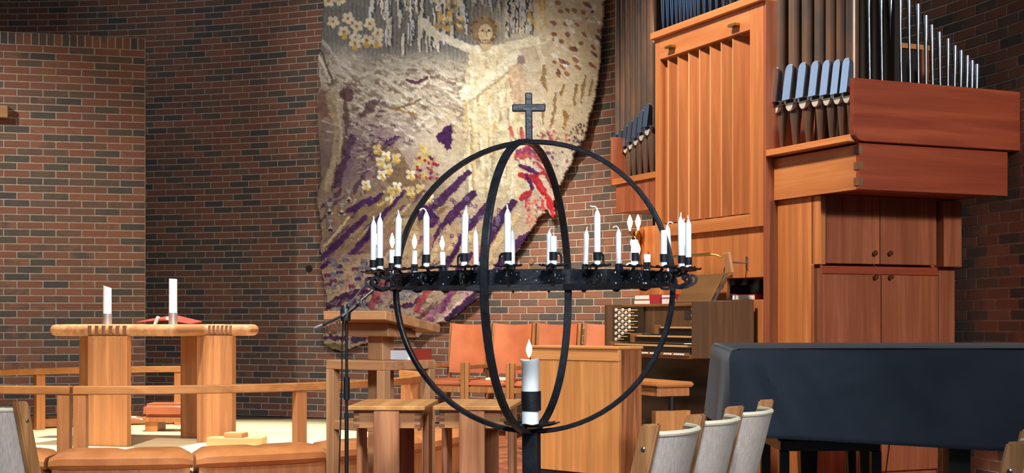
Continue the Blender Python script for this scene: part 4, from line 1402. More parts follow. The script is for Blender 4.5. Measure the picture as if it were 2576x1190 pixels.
# ================================================================== ORANGE LEATHER ARMCHAIRS
def armchair():
    c = thing('leather_armchair', '', 'armchair', (0, 0, 0), 0, 'orange leather chairs along the brick wall')
    wv, hw = 0.22, 0.2
    for s in (-1, 1):
        MB().hexa([(s * wv - .017, 0.2, 0), (s * wv + .017, 0.2, 0), (s * wv + .017, 0.25, 0), (s * wv - .017, 0.25, 0),
                   (s * wv - .017, 0.33, 1.1), (s * wv + .017, 0.33, 1.1), (s * wv + .017, 0.37, 1.1), (s * wv - .017, 0.37, 1.1)]).build('back_post', M['chair_wood'], c, 0.004)
        B(s * wv - .02, s * wv + .02, -0.28, -0.235, 0, 0.72).build('front_leg', M['chair_wood'], c, 0.004)
        B(s * wv - .02, s * wv + .02, -0.235, 0.29, 0.655, 0.695).build('armrest', M['chair_wood'], c, 0.005)
        B(s * wv - .012, s * wv + .012, -0.235, 0.24, 0.3, 0.35).build('side_rail', M['chair_wood'], c, 0.003)
    B(-wv + .02, wv - .02, -0.275, -0.25, 0.43, 0.485).build('front_rail', M['chair_wood'], c, 0.003)
    B(-wv + .02, wv - .02, 0.2, 0.225, 0.43, 0.485).build('back_rail', M['chair_wood'], c, 0.003)
    st = MB()
    st.box(-wv + .02, wv - .02, -0.285, 0.22, 0.485, 0.55)
    st.build('seat_cushion', M['orange'], c, 0.02, True, 3)
    # slightly hollow back panel
    nx_, nz2 = 10, 12
    vs_, fs = [], []
    for side in (0, 1):
        for j in range(nz2 + 1):
            for i in range(nx_ + 1):
                u, v = i / nx_ * 2 - 1, j / nz2
                z = 0.6 + v * 0.495
                y = 0.25 + v * 0.085 + 0.03 * (1 - u * u) + side * 0.03 - 0.012
                zz = z + (0.012 * (1 - u * u) * (-1) if j == nz2 else 0)
                vs_.append((u * (wv - .02), y, zz))
    W_ = nx_ + 1
    off_ = W_ * (nz2 + 1)
    for j in range(nz2):
        for i in range(nx_):
            a = j * W_ + i
            fs.append((a, a + 1, a + W_ + 1, a + W_))
            fs.append((off_ + a, off_ + a + W_, off_ + a + W_ + 1, off_ + a + 1))
    for i in range(nx_):
        a, b = i, i + 1
        fs.append((a, off_ + a, off_ + b, b))
        a, b = nz2 * W_ + i, nz2 * W_ + i + 1
        fs.append((a, b, off_ + b, off_ + a))
    for j in range(nz2):
        a, b = j * W_, (j + 1) * W_
        fs.append((a, b, off_ + b, off_ + a))
        a, b = j * W_ + nx_, (j + 1) * W_ + nx_
        fs.append((a, off_ + a, off_ + b, b))
    MB().add(vs_, fs).build('back_panel', M['orange'], c, smooth=True)
    return c
ac = armchair()
AR = R(-25.5)
adx, ady = math.cos(AR), math.sin(AR)
labs = ['orange leather armchair beside the ambo, first in the row', 'orange leather armchair with a white leaflet on its seat, second in the row',
        'orange leather armchair half behind the lit pillar candle, third in the row', 'orange leather armchair partly hidden by the organ console, last in the row']
for k in range(4):
    c = ac if k == 0 else copy_tree(ac)
    back = Vector((WX(1180, 14.35), 14.35, 0)) + Vector((adx, ady, 0)) * (0.487 * k + (0.0 if k < 3 else 0.02))
    c.location = back + Vector((math.sin(AR), -math.cos(AR), 0)) * 0.3
    c.rotation_euler = (0, 0, AR)
    c['label'] = labs[k]
    if k == 1:
        lf = MB().obox((0.03, -0.1, 0.562), 0.2, 0.16, 0.02, (0, 0, 0.2)).build('leaflet', M['paper'])
        lf.matrix_world = Matrix.Translation(c.location) @ Matrix.Rotation(AR, 4, 'Z')
        tag(lf, 'white leaflet lying on the seat of a leather armchair', 'leaflet')

# ================================================================== ALTAR
AA = R(-15)
alt = thing('altar', 'square wooden altar with notched corners, thick rounded laminated top and slab legs', 'altar', (-2.975, 10.98, 0.15), AA)
az0, az1 = 0.855, 0.945
top_poly = [(-.69, 0), (.41, 0), (.41, .505), (.79, .505), (.79, .72), (.41, .72), (.41, .95), (-.69, .95), (-.69, .72), (-.95, .72), (-.95, .505), (-.69, .505)]
def inset(poly, d):
    n = len(poly)
    out = []
    for i in range(n):
        (xa, ya), (xb, yb), (xc, yc) = poly[i - 1], poly[i], poly[(i + 1) % n]
        n1_ = Vector((-(yb - ya), xb - xa)).normalized()
        n2_ = Vector((-(yc - yb), xc - xb)).normalized()
        out.append((xb + d * (n1_.x + n2_.x), yb + d * (n1_.y + n2_.y)))
    return out
def round_poly(poly, r, k=5):
    n = len(poly)
    out = []
    for i in range(n):
        a_, b_, c_ = Vector(poly[i - 1]), Vector(poly[i]), Vector(poly[(i + 1) % n])
        u, v = (a_ - b_).normalized(), (c_ - b_).normalized()
        for q in range(k + 1):
            t = q / k
            p0, p2 = b_ + u * r, b_ + v * r
            pt = p0 * (1 - t) ** 2 + b_ * 2 * t * (1 - t) + p2 * t * t
            out.append((pt.x, pt.y))
    return out
rings = []
for k in range(9):
    a_ = -PI / 2 + PI * k / 8
    ins = 0.034 * (1 - math.cos(a_))
    rings.append([(x, y, (az0 + az1) / 2 + (az1 - az0) / 2 * math.sin(a_)) for x, y in round_poly(inset(top_poly, ins), 0.05)])
n_ = len(rings[0])
vs_ = [q for r_ in rings for q in r_]
fs = [(k * n_ + i, k * n_ + (i + 1) % n_, (k + 1) * n_ + (i + 1) % n_, (k + 1) * n_ + i) for k in range(8) for i in range(n_)]
fs += [tuple(range(n_ - 1, -1, -1)), tuple(8 * n_ + i for i in range(n_))]
MB().add(vs_, fs).build('table_top', M['altar_x'], alt, smooth=True)
def slab_leg(x0, x1, y0, y1, mat, z1=None):
    return B(x0, x1, y0, y1, 0.0, az0 + 0.003).build('leg', mat, alt, 0.004)
fl = slab_leg(-0.34, 0.0, 0.004, 0.075, M['altar_z'])
rl = slab_leg(0.33, 0.64, 0.51, 0.585, M['altar_z'])
ll = slab_leg(-0.73, -0.41, 0.51, 0.585, M['altar_z'])
bl = slab_leg(0.0, 0.3, 0.86, 0.93, M['altar_z'])
B(-0.2, -0.13, 0.075, 0.2, 0.0, az0).build('leg_web', M['altar_z'], fl, 0.004)
B(0.44, 0.51, 0.585, 0.72, 0.0, az0).build('leg_web', M['altar_z'], rl, 0.004)
for k in range(6):
    x_ = -0.335 + k * 0.0605
    B(x_, x_ + 0.03, -0.003, 0.03, az0 + 0.006, az1 - 0.008).build('finger_joint', M['endgrain'], fl, 0.002)
    x_ = 0.435 + k * 0.037
    B(x_, x_ + 0.018, 0.502, 0.535, az0 + 0.006, az1 - 0.008).build('finger_joint', M['endgrain'], rl, 0.002)

ATZ = 0.15 + az1
def altar_candle(px, ptop, pcup, Y, slant, label):
    X = WX(px, Y)
    c = thing('altar_candle', label, 'candle', (X, Y, ATZ))
    zc = WZ(pcup, Y) - ATZ
    zt2 = WZ(ptop, Y) - ATZ
    MB().lathe([(0.036, 0), (0.036, zc), (0.033, zc), (0.033, 0.01)], 24).build('silver_holder', M['silver'], c, smooth=True)
    n = 24
    vs_ = [(0.033 * math.cos(2 * PI * i / n), 0.033 * math.sin(2 * PI * i / n), 0.012) for i in range(n)]
    vs_ += [(0.033 * math.cos(2 * PI * i / n), 0.033 * math.sin(2 * PI * i / n), zt2 - slant * (1 + math.cos(2 * PI * i / n)) / 2) for i in range(n)]
    fs = [tuple(range(n - 1, -1, -1)), tuple(range(n, 2 * n))] + [(i, (i + 1) % n, n + (i + 1) % n, n + i) for i in range(n)]
    MB().add(vs_, fs).build('wax_body', M['wax'], c, smooth=True)
    MB().tube([(0, 0, zt2 - slant * .5 - 0.005), (0.002, 0, zt2 - slant * .5 + 0.012)], 0.0015, 6).build('wick', M['char'], c)
altar_candle(270, 719, 789, 11.5, 0.022, 'shorter white altar candle with slanting top in a silver holder')
altar_candle(435.5, 701, 787, 11.5, 0.004, 'taller white altar candle in a silver holder beside the missal')
# missal on a tilted rest
ms = thing('missal', 'open red missal lying on a low stand on the altar', 'book', (WX(425, 11.8), 11.8, ATZ), R(-12))
MB().hexa([(-0.24, -0.1, 0.012), (0.0, -0.1, 0.03), (0.0, 0.12, 0.06), (-0.24, 0.12, 0.03),
           (-0.24, -0.1, 0.02), (0.0, -0.1, 0.045), (0.0, 0.12, 0.078), (-0.24, 0.12, 0.042)]).build('page_half', M['red'], ms, 0.002)
MB().hexa([(0.0, -0.1, 0.03), (0.24, -0.1, 0.0), (0.24, 0.12, 0.012), (0.0, 0.12, 0.06),
           (0.0, -0.1, 0.045), (0.24, -0.1, 0.008), (0.24, 0.12, 0.024), (0.0, 0.12, 0.078)]).build('page_half', M['red'], ms, 0.002)
MB().obox((-0.055, -0.11, 0.03), 0.02, 0.03, 0.07, (0, R(25), 0)).build('page_marker', M['paper'], ms)
MB().obox((0.05, -0.11, 0.045), 0.035, 0.03, 0.02, (0, R(20), 0)).build('page_marker', M['paper'], ms)
B(-0.16, -0.1, -0.1, 0.1, 0.0, 0.013).build('rest', M['blackmetal'], ms)

# blocks of wood beside the altar
bk = tag(MB().obox((0, 0, 0.03), 0.44, 0.17, 0.062, (0, 0, 0)).build('wooden_step', M['block'], None, 0.003), 'flat pale wooden block on the platform beside the altar leg', 'block')
bk.location = (WX(596, 11.17), 11.17, 0.15)
bk.rotation_euler = (0, 0, R(-4))
bk2 = tag(MB().obox((0, 0, 0.018), 0.15, 0.13, 0.036, (0, 0, 0)).build('wooden_block', M['block'], None, 0.003), 'small wooden block lying on top of the flat block', 'block')
bk2.location = (WX(594, 11.17), 11.17, 0.2125)
bk2.rotation_euler = (0, 0, R(-12))

# low kneeling stool behind the altar
ks = thing('kneeling_stool', 'low wooden kneeling stool with orange padded top behind the altar', 'stool', (WX(447, 12.6), 12.6, 0.15), R(-4))
B(-0.27, 0.27, -0.13, 0.13, 0.085, 0.125).build('frame', M['rail_z'], ks, 0.004)
for s in (-1, 1):
    B(s * 0.2 - 0.055, s * 0.2 + 0.055, -0.12, 0.12, 0, 0.085).build('leg', M['rail_z'], ks, 0.003)
B(-0.275, 0.275, -0.135, 0.135, 0.125, 0.245).build('cushion', M['orange'], ks, 0.03, True, 3)

# ================================================================== KNEELING RAIL
def arc(a0, a1, r, z, n=40):
    return [(RC.x + r * math.cos(R(a0 + (a1 - a0) * i / n)), RC.y + r * math.sin(R(a0 + (a1 - a0) * i / n)), z) for i in range(n + 1)]
def kneel_rail(a0, a1, posts, label):
    k = thing('kneeling_rail', label, 'rail', (0, 0, 0))
    MB().bar(arc(a0, a1, RR, 0.672), 0.075, 0.056, False, (0, 0, 1)).build('handrail', M['rail'], k, 0.006)
    for a in posts:
        x_, y_ = RC.x + RR * math.cos(R(a)), RC.y + RR * math.sin(R(a))
        MB().obox((x_, y_, 0.397), 0.085, 0.06, 0.494, (0, 0, R(a + 90))).build('post', M['rail_z'], k, 0.004)
    return k
kneel_rail(-92.6, 26, [-91.4, -50, -8, 24], 'curved wooden kneeling rail before the altar, running right of the central joint')
kneel_rail(-93.1, -262, [-94.4, -137, -180, -224, -260], 'curved wooden kneeling rail on the left, running round behind the altar')
def cushion(a0, a1, label, group, dz=0.0):
    c = thing('kneeler_cushion', label, 'cushion', (0, 0, 0), 0, group)
    n = 14
    prof = []
    r0, r1, z0, z1 = 2.14, 2.5, 0.16 + dz, 0.275 + dz
    prof = [(r0 + .03, z0), (r1 - .02, z0), (r1 + .012, z0 + .03), (r1 + .012, z1 - .045), (r1 - .02, z1 - .012), (r1 - .1, z1), (r0 + .12, z1 + .004), (r0 + .03, z1 - .012), (r0, z1 - .05), (r0, z0 + .03)]
    vs_, fs = [], []
    K = len(prof)
    mid_r, mid_z = (r0 + r1) / 2, (z0 + z1) / 2
    for i in range(n + 1):
        t = i / n
        e = min(t, 1 - t)
        sc = 1 - 0.32 * max(0, 1 - e * 9) ** 2
        dim = 0.012 * math.exp(-((t - 0.5) / 0.05) ** 2)
        a = R(a0 + (a1 - a0) * t)
        for r_, z_ in prof:
            rr_ = mid_r + (r_ - mid_r) * (0.5 + 0.5 * sc)
            zz = z0 + (z_ - z0) * sc - (dim if z_ > z1 - .02 else 0)
            vs_.append((RC.x + rr_ * math.cos(a), RC.y + rr_ * math.sin(a), zz))
    for i in range(n):
        for j in range(K):
            fs.append((i * K + j, i * K + (j + 1) % K, (i + 1) * K + (j + 1) % K, (i + 1) * K + j))
    fs.append(tuple(range(K)))
    fs.append(tuple(n * K + j for j in range(K))[::-1])
    MB().add(vs_, fs).build('leather_pad', M['leather'], c, smooth=True)
    MB().bar(arc(a0 + .4, a1 - .4, 2.32, 0.08 + dz / 2, 12), 0.3, 0.16 + dz, False, (0, 0, 1)).build('base', M['rail_z'], c)
    return c
segs = [(-114.5, -93.3), (-92.7, -72.2), (-71.8, -51.2), (-50.8, -30), (-29.6, -9), (-136, -114.9), (-157.5, -136.4), (-179, -157.9), (-200.5, -179.4), (-222, -200.9), (-243.5, -222.4), (-258.5, -243.9)]
cl_ = {0: 'tan leather kneeler cushion left of the rail joint, beside the front canvas chair', 1: 'tan leather kneeler cushion right of the rail joint, in front of the altar',
       2: 'tan leather kneeler cushion between the altar cushion and the ambo', 3: 'tan leather kneeler cushion behind the ambo frame'}
for i, (a0, a1) in enumerate(segs):
    if i in (5, 6):
        continue                        # outside the frame
    cushion(a0, a1, cl_.get(i, 'brown leather kneeler cushion of the rail round behind the altar' if i > 4 else 'tan leather kneeler cushion at the end of the rail beyond the ambo'), 'kneeler cushions', 0.04 if i < 5 else -0.03)

# ================================================================== AMBO
amr = R(-36)
corner = Vector((WX(966, 7.7), 7.7, 0))
am = thing('ambo', 'wooden reading ambo with sloping board on a square open frame', 'lectern', corner, amr)
S, D = 0.43, 0.44                        # local: x from -S to 0, y from 0 to D
lz = 0.905
for x_, y_ in ((-S, 0), (-0.055, 0), (-S, D - 0.055), (-0.055, D - 0.055)):
    B(x_, x_ + 0.055, y_, y_ + 0.055, 0, lz - 0.05).build('leg', M['ambo'], am, 0.003)
B(-S, 0, 0, D, lz - 0.05, lz).build('shelf', M['ambo_x'], am, 0.003)
for z_ in (0.52,):
    B(-S + 0.055, -0.055, 0.005, 0.05, z_, z_ + 0.05).build('crossbar', M['ambo_x'], am, 0.003)
    B(-S + 0.055, -0.055, D - 0.05, D - 0.005, z_, z_ + 0.05).build('crossbar', M['ambo_x'], am, 0.003)
    B(-S + 0.005, -S + 0.05, 0.055, D - 0.055, z_, z_ + 0.05).build('crossbar', M['ambo_x'], am, 0.003)
B(-S / 2 - 0.055, -S / 2 + 0.055, D / 2 - 0.05, D / 2 + 0.05, lz, 1.075).build('column', M['ambo'], am, 0.003)
B(-S / 2 - 0.055, -S / 2 + 0.055, D / 2 - 0.05, D / 2 + 0.05, 0.0, lz - 0.05).build('column', M['ambo'], am, 0.003)
MB().hexa([(-S + .03, 0.1, 1.04), (-0.06, 0.1, 1.04), (-0.06, D - 0.1, 1.03), (-S + .03, D - 0.1, 1.03),
           (-S + .03, 0.1, 1.112), (-0.06, 0.1, 1.112), (-0.06, D - 0.1, 1.07), (-S + .03, D - 0.1, 1.07)]).build('bracket', M['ambo_x'], am, 0.003)
MB().hexa([(-S - 0.01, -0.01, 1.13), (0.02, -0.01, 1.13), (0.02, D + 0.02, 1.055), (-S - 0.01, D + 0.02, 1.055),
           (-S - 0.01, -0.01, 1.18), (0.02, -0.01, 1.18), (0.02, D + 0.02, 1.105), (-S - 0.01, D + 0.02, 1.105)]).build('reading_board', M['ambo_x'], am, 0.004)
def loc_of(frame_loc, rz, x, y, z):
    c, s = math.cos(rz), math.sin(rz)
    return Vector((frame_loc.x + x * c - y * s, frame_loc.y + x * s + y * c, frame_loc.z + z))
book('bible', loc_of(corner, amr, -0.115, 0.33, lz), 0.21, 0.18, 0.06, amr + R(4), M['red'], M['paper_blue'], 'thick red book with white page edges on the ambo shelf')

# ================================================================== SIDE TABLES
def side_table(loc, rz, label):
    t = thing('side_table', label, 'table', loc, rz, 'pair of finger-jointed tables')
    W_, D_, H_ = 0.352, 0.6, 0.73
    B(-W_ / 2 - .005, W_ / 2 + .005, 0, D_, H_ - 0.02, H_).build('top', M['table_top'], t, 0.003)
    a0, a1 = H_ - 0.105, H_ - 0.021
    x_ = W_ / 2 - 0.02
    B(-x_, x_, 0.03, 0.05, a0, a1).build('apron', M['table'], t, 0.002)
    B(-x_, x_, D_ - 0.05, D_ - 0.03, a0, a1).build('apron', M['table'], t, 0.002)
    B(-x_, -x_ + 0.02, 0.05, D_ - 0.05, a0, a1).build('apron', M['table'], t, 0.002)
    B(x_ - 0.02, x_, 0.05, D_ - 0.05, a0, a1).build('apron', M['table'], t, 0.002)
    for s in (-1, 1):
        for k in range(3):
            z = a0 + 0.006 + k * 0.027
            B(s * (x_ - 0.012) - 0.014, s * (x_ - 0.012) + 0.014, 0.0285, 0.05, z, z + 0.013).build('finger_joint', M['endgrain'], t)
    B(-x_ + .01, x_ - .01, 0.06, D_ - .06, a0 - 0.002, a0 + 0.01).build('underboard', M['table'], t)
    B(-0.06, 0.06, 0.004, 0.034, 0, H_ - 0.022).build('leg', M['table_z'], t, 0.004)
    B(-0.06, 0.06, D_ - 0.034, D_ - 0.004, 0, H_ - 0.022).build('leg', M['table_z'], t, 0.004)
    B(-W_ / 2 + .002, -W_ / 2 + .03, D_ / 2 - .08, D_ / 2 + .08, 0, H_ - 0.022).build('leg', M['table_z'], t, 0.004)
    B(W_ / 2 - .03, W_ / 2 - .002, D_ / 2 - .08, D_ / 2 + .08, 0, H_ - 0.022).build('leg', M['table_z'], t, 0.004)
    return t
side_table((WX(971, 6.6), 6.6, 0), R(-3), 'finger-jointed wooden table beside the microphone stand')
side_table((WX(1186, 6.6), 6.6, 0), R(-6), 'finger-jointed wooden table half behind the iron globe')

# ================================================================== MICROPHONE STAND
MY = 6.25
mx = WX(872, MY)
mst = thing('microphone_stand', 'black boom microphone stand in front of the ambo', 'microphone stand', (mx, MY, 0))
MB().lathe([(0.009, 0.05), (0.009, 0.72)], 10).build('lower_pole', M['blackmetal'], mst, smooth=True)
MB().lathe([(0.0065, 0.72), (0.0065, 1.13)], 10).build('upper_pole', M['blackmetal'], mst, smooth=True)
MB().lathe([(0.014, 0.78), (0.014, 0.88)], 10).build('clutch', M['blackmetal'], mst, smooth=True)
MB().lathe([(0.13, 0.0), (0.13, 0.02), (0.03, 0.05), (0.012, 0.06)], 20).build('base', M['blackmetal'], mst, smooth=True)
def mp_(px, py, dy=0.0):
    q = WP(px, py, MY + dy)
    return (q.x - mx, q.y - MY, q.z)
MB().tube([mp_(800, 823, -.03), mp_(867, 792, -.03), mp_(938, 731, 0.03)], 0.006, 8).build('boom', M['blackmetal'], mst)
MB().tube([mp_(793, 826, -.03), mp_(812, 818, -.03)], 0.011, 10).build('counterweight', M['steel'], mst, smooth=True)
MB().tube([mp_(877, 768), mp_(920, 714)], 0.0035, 8).build('gooseneck', M['steel'], mst)
MB().tube([mp_(860, 797, -.03), mp_(900, 765, 0.0)], 0.011, 10).build('sleeve', M['blackmetal'], mst)
MB().lathe([(0.022, -0.03), (0.024, 0.02), (0.012, 0.04)], 12, (mp_(870, 790)[0], -0.01, mp_(870, 790)[2])).build('swivel', M['blackmetal'], mst, smooth=True)
for a_, b_ in ((877, 768), (898, 757), (908, 760), (851, 811)):
    q = mp_(a_, b_, -.04)
    MB().lathe([(0.002, -0.008), (0.008, -0.004), (0.008, 0.004), (0.002, 0.008)], 10, q).build('knob', M['steel'], mst, smooth=True)
cab = [mp_(863, 800), mp_(861, 860), mp_(860, 960), mp_(857, 1060), mp_(853, 1190), mp_(850, 1330)]
MB().tube(cab, 0.0035, 6).build('cable', M['blackmetal'], mst)
# ================================================================== IRON GLOBE CANDELABRA
GYc = 4.92
GX0 = WX(1335, GYc)
GZ = 1.245
glo = thing('globe_candelabra', 'black wrought-iron globe candle stand with cross on top', 'candle holder', (GX0 + 0.008, GYc, 0), 0, rot=(0, R(-0.45), 0))
ga = R(-17.5)
def ring_path(ang, n=72):
    return [(0.5 * math.cos(t) * math.cos(ang), 0.5 * math.cos(t) * math.sin(ang), GZ + 0.5 * math.sin(t)) for t in [2 * PI * i / n for i in range(n)]]
cen = Vector((0, 0, GZ))
for ang in (ga, ga + PI / 2):
    MB().bar(ring_path(ang), 0.026, 0.016, True, lambda i, p_: (p_ - cen).normalized()).build('hoop', M['iron'], glo, 0.003)
# horizontal band, 24 flats
n24 = 24
bv, bf = [], []
for r_, z_ in ((0.478, GZ - 0.004), (0.486, GZ - 0.004), (0.486, GZ + 0.044), (0.478, GZ + 0.044)):
    for k in range(n24):
        a = R(-8.3 + 7.5 + 15 * k)
        bv.append((r_ * math.sin(a), -r_ * math.cos(a), z_))
for q in range(4):
    for k in range(n24):
        bf.append((q * n24 + k, q * n24 + (k + 1) % n24, ((q + 1) % 4) * n24 + (k + 1) % n24, ((q + 1) % 4) * n24 + k))
MB().add(bv, bf).build('band', M['iron'], glo, 0.0015)
m4 = MB()
m4.obox((0, 0, (GZ - 0.5) / 2), 0.053, 0.053, GZ - 0.5, (0, 0, ga))
m4.build('pole', M['iron'], glo, 0.003)
MB().obox((0, 0, 0.01), 0.4, 0.4, 0.02, (0, 0, ga)).build('foot_plate', M['iron'], glo, 0.003)
cz0 = GZ + 0.5
m4 = MB()
m4.obox((0, 0, cz0 + 0.085), 0.024, 0.016, 0.17, (0, 0, 0))
m4.build('cross_upright', M['iron'], glo, 0.003)
MB().obox((-0.0, 0, cz0 + 0.118), 0.115, 0.0165, 0.025, (0, 0, 0)).build('cross_arm', M['iron'], glo, 0.003)

def petal_dish(r, depth, n=48, lobes=9, th=0.003):
    vs_, fs = [], []
    rings = [(0.12, 0.0), (0.45, 0.0), (0.75, depth * 0.35), (1.0, depth)]
    for side in (0, 1):
        for rr_, z_ in rings:
            for i in range(n):
                a = 2 * PI * i / n
                w_ = 1 + (0.09 * math.cos(lobes * a) if rr_ > 0.9 else 0.03 * math.cos(lobes * a) if rr_ > .7 else 0)
                vs_.append((r * rr_ * w_ * math.cos(a), r * rr_ * w_ * math.sin(a), z_ - side * th + (0.0025 * math.cos(lobes * a + 1) if rr_ > .9 else 0)))
    K = len(rings)
    for side in (0, 1):
        b = side * K * n
        for k in range(K - 1):
            for i in range(n):
                j = (i + 1) % n
                f = (b + k * n + i, b + k * n + j, b + (k + 1) * n + j, b + (k + 1) * n + i)
                fs.append(f if side == 0 else f[::-1])
        c_ = tuple(b + i for i in range(n))
        fs.append(c_[::-1] if side == 0 else c_)
    for i in range(n):
        j = (i + 1) % n
        a, b = (K - 1) * n, K * n + (K - 1) * n
        fs.append((a + i, a + j, b + j, b + i))
    return MB().add(vs_, fs)
dish_me = petal_dish(0.042, 0.004).mesh('drip_dish', 0, True)
dish_me.materials.append(M['iron'])
PZ = 1.297
col_m = MB()
def tube_ring(r0, r1, z0, z1, n=24, squish=None):
    vs_, fs = [], []
    for r_, z_ in ((r0, z0), (r1, z0), (r1, z1), (r0, z1)):
        for i in range(n):
            a = 2 * PI * i / n
            vs_.append((r_ * math.cos(a), r_ * math.sin(a), z_))
    for q in range(4):
        for i in range(n):
            j = (i + 1) % n
            fs.append((q * n + i, q * n + j, ((q + 1) % 4) * n + j, ((q + 1) % 4) * n + i))
    return MB().add(vs_, fs)
coll_me = tube_ring(0.0108, 0.0128, 0.017, 0.042).mesh('collar', 0, True)
coll_me.materials.append(M['iron'])
hand_me = MB().bar([(0.0, 0.012, 0.036), (0.0, 0.021, 0.039), (0.0, 0.029, 0.031), (0.0, 0.03, 0.014), (0.0, 0.027, 0.0)], 0.007, 0.005, False, (1, 0, 0)).mesh('handle', 0.001)
hand_me.materials.append(M['iron'])
# scroll bracket from band to dish (local -y is outwards)
sc1 = []
for k in range(15):
    t = k / 14
    a = R(-70 + 300 * t)
    r_ = 0.017 - 0.010 * t
    sc1.append((0, -0.012 + r_ * math.cos(a) * -1.0, -0.032 + r_ * math.sin(a)))
bra_me = MB().bar([(0, 0.045, -0.012), (0, 0.03, -0.02), (0, 0.014, -0.014), (0, 0.004, -0.004)], 0.009, 0.006, False, (1, 0, 0)).bar(sc1, 0.009, 0.006, False, (1, 0, 0)).bar(
    [(0, 0.048, -0.045), (0, 0.03, -0.058), (0, 0.01, -0.06), (0, -0.012 - 0.017 * math.cos(R(-70)), -0.032 + 0.017 * math.sin(R(-70)))], 0.009, 0.006, False, (1, 0, 0)).mesh('scroll_bracket', 0.001)
bra_me.materials.append(M['iron'])

LITM = (15, 16, 17, 18)
SHORT = {1: 0.090, 3: 0.085, 4: 0.121, 9: 0.074, 15: 0.088, 16: 0.088, 17: 0.085, 18: 0.084}
CURL = {2: -1, 8: 1, 10: -1, 12: 1, 22: -1}
CR = 0.0102
TILT = {19: (0.0, -0.03), 21: (0.02, 0.0), 15: (-0.03, 0), 11: (0.03, 0.0), 23: (0.03, 0.0), 14: (-0.02, 0), 9: (0.04, 0.0), 8: (-0.05, 0), 5: (-0.025, 0)}
flame_me = MB().lathe([(0.0012, 0.0), (0.005, 0.008), (0.0088, 0.02), (0.0082, 0.031), (0.0045, 0.044), (0.0006, 0.056)], 14).mesh('flame', 0, True)
flame_me.materials.append(M['flame'])
def taper_candle(k):
    phi = R(-8.3 + 15 * k)
    r_ = 0.541
    x_, y_ = r_ * math.sin(phi), -r_ * math.cos(phi)
    lit = k in LITM
    h = SHORT.get(k, 0.155)
    if lit:
        lab = {15: 'burning short candle standing clear between a hoop and a tall candle', 16: 'burning short candle whose flame overlaps a tall bent-wick candle',
               17: 'burning short candle right beside the side hoop of the iron globe', 18: 'burning short candle next to the close pair of tall candles'}[k]
        grp = 'burning candles on the globe'
    elif k in SHORT:
        lab, grp = {1: ('unlit white candle burnt down flat, on the globe rim between two tall ones', None), 3: ('unlit half-burnt white candle standing before the wall sconce', None),
                    4: ('unlit white candle with flat burnt top beside the right hoop of the globe', None), 9: ('shortest white candle stub with wax drips, beside the burning sconce', None)}[k]
    else:
        lab = {2: 'tall unused candle with long sideways wick, next to a slightly lower candle', 8: 'tall unused candle with curled wick half behind the flat-topped candle by the organ-side hoop',
               10: 'tall unused candle with curled wick beside the half-burnt candle at the sconce', 12: 'tall unused candle with curled wick half hidden behind a burnt-down candle',
               22: 'tall unused candle with drooping wick standing in front of the altar-side hoop', 0: 'tall unused candle with upright wick beside the middle hoop, taller of a pair',
               13: 'tall unused candle with upright wick by the middle hoop, lower of a pair', 14: 'tall unused candle with upright wick partly hidden by the middle hoop',
               23: 'tall unused candle with upright wick between a lone burning candle and the middle hoop', 11: 'tall unused candle with upright wick beside the long-wicked candle',
               21: 'tall unused candle with upright wick between two burning candles', 19: 'tall unused candle of the close pair at the altar-side end of the globe',
               20: 'tall unused candle of the close pair at the altar-side end of the globe', 5: 'tall unused candle at the front of the organ-side cluster of three',
               6: 'tall unused candle at the outer edge of the organ-side cluster of three', 7: 'tall unused candle half hidden inside the organ-side cluster of three'}[k]
        grp = 'tall unused candles on the globe'
    tx, ty = TILT.get(k, (0, 0))
    c = thing('candle', lab, 'candle', (GX0 + x_, GYc + y_, PZ + 0.001), 0, grp, rot=(ty, tx, 0))
    if lit or k in SHORT:
        prof = [(CR, 0), (CR, h - 0.002), (CR * 0.9, h), (CR * 0.45, h - 0.002)]
    else:
        prof = [(CR, 0), (CR, h), (CR * 0.92, h + 0.003), (CR * 0.55, h + 0.013), (CR * 0.36, h + 0.018)]
    MB().lathe(prof, 16).build('wax_body', M['wax'], c, smooth=True)
    if lit:
        MB().tube([(0, 0, h - 0.004), (0.001, 0, h + 0.012)], 0.0012, 6).build('wick', M['char'], c)
        f = link('flame', flame_me, None, c)
        f.location = (0, 0, h + 0.006)
    elif k in SHORT:
        MB().tube([(0, 0, h - 0.004), (0.001, 0, h + 0.005), (-0.002, 0, h + 0.011)], 0.0013, 6).build('wick', M['char'] if k in (9, 4) else M['wick'], c)
        if k in (9, 3):
            MB().lathe([(0.001, -0.012), (0.005, -0.006), (0.005, 0.006), (0.001, 0.014)], 8, (-CR - .002, -.004, h - .012)).lathe([(0.001, -0.004), (0.012, 0), (0.01, 0.005), (0.002, 0.009)], 10, (-CR - .008, -.004, 0.004)).lathe(
                [(0.003, 0), (0.0035, h * .7), (0.001, h * .8)], 8, (-CR, -.003, 0.0)).build('wax_drip', M['wax'], c, smooth=True)
    else:
        s = CURL.get(k, 0)
        z_ = h + 0.016
        if s:
            path = [(0, 0, z_), (s * 0.002, 0, z_ + 0.008), (s * 0.008, 0, z_ + 0.013), (s * 0.015, 0, z_ + 0.012)] + ([(s * 0.02, 0, z_ + 0.008)] if k != 2 else [(s * 0.021, 0, z_ + 0.014)])
        else:
            path = [(0, 0, z_), (0.001 * (k % 3 - 1), 0, z_ + 0.007), (0.002 * (k % 3 - 1), 0, z_ + 0.014)]
        MB().tube(path, 0.0026, 7).lathe([(0.001, -0.003), (0.0036, 0), (0.001, 0.003)], 7, path[-1]).build('wick', M['wick'], c, smooth=True)
    # holder on the globe
    hx = Vector((x_, y_, PZ))
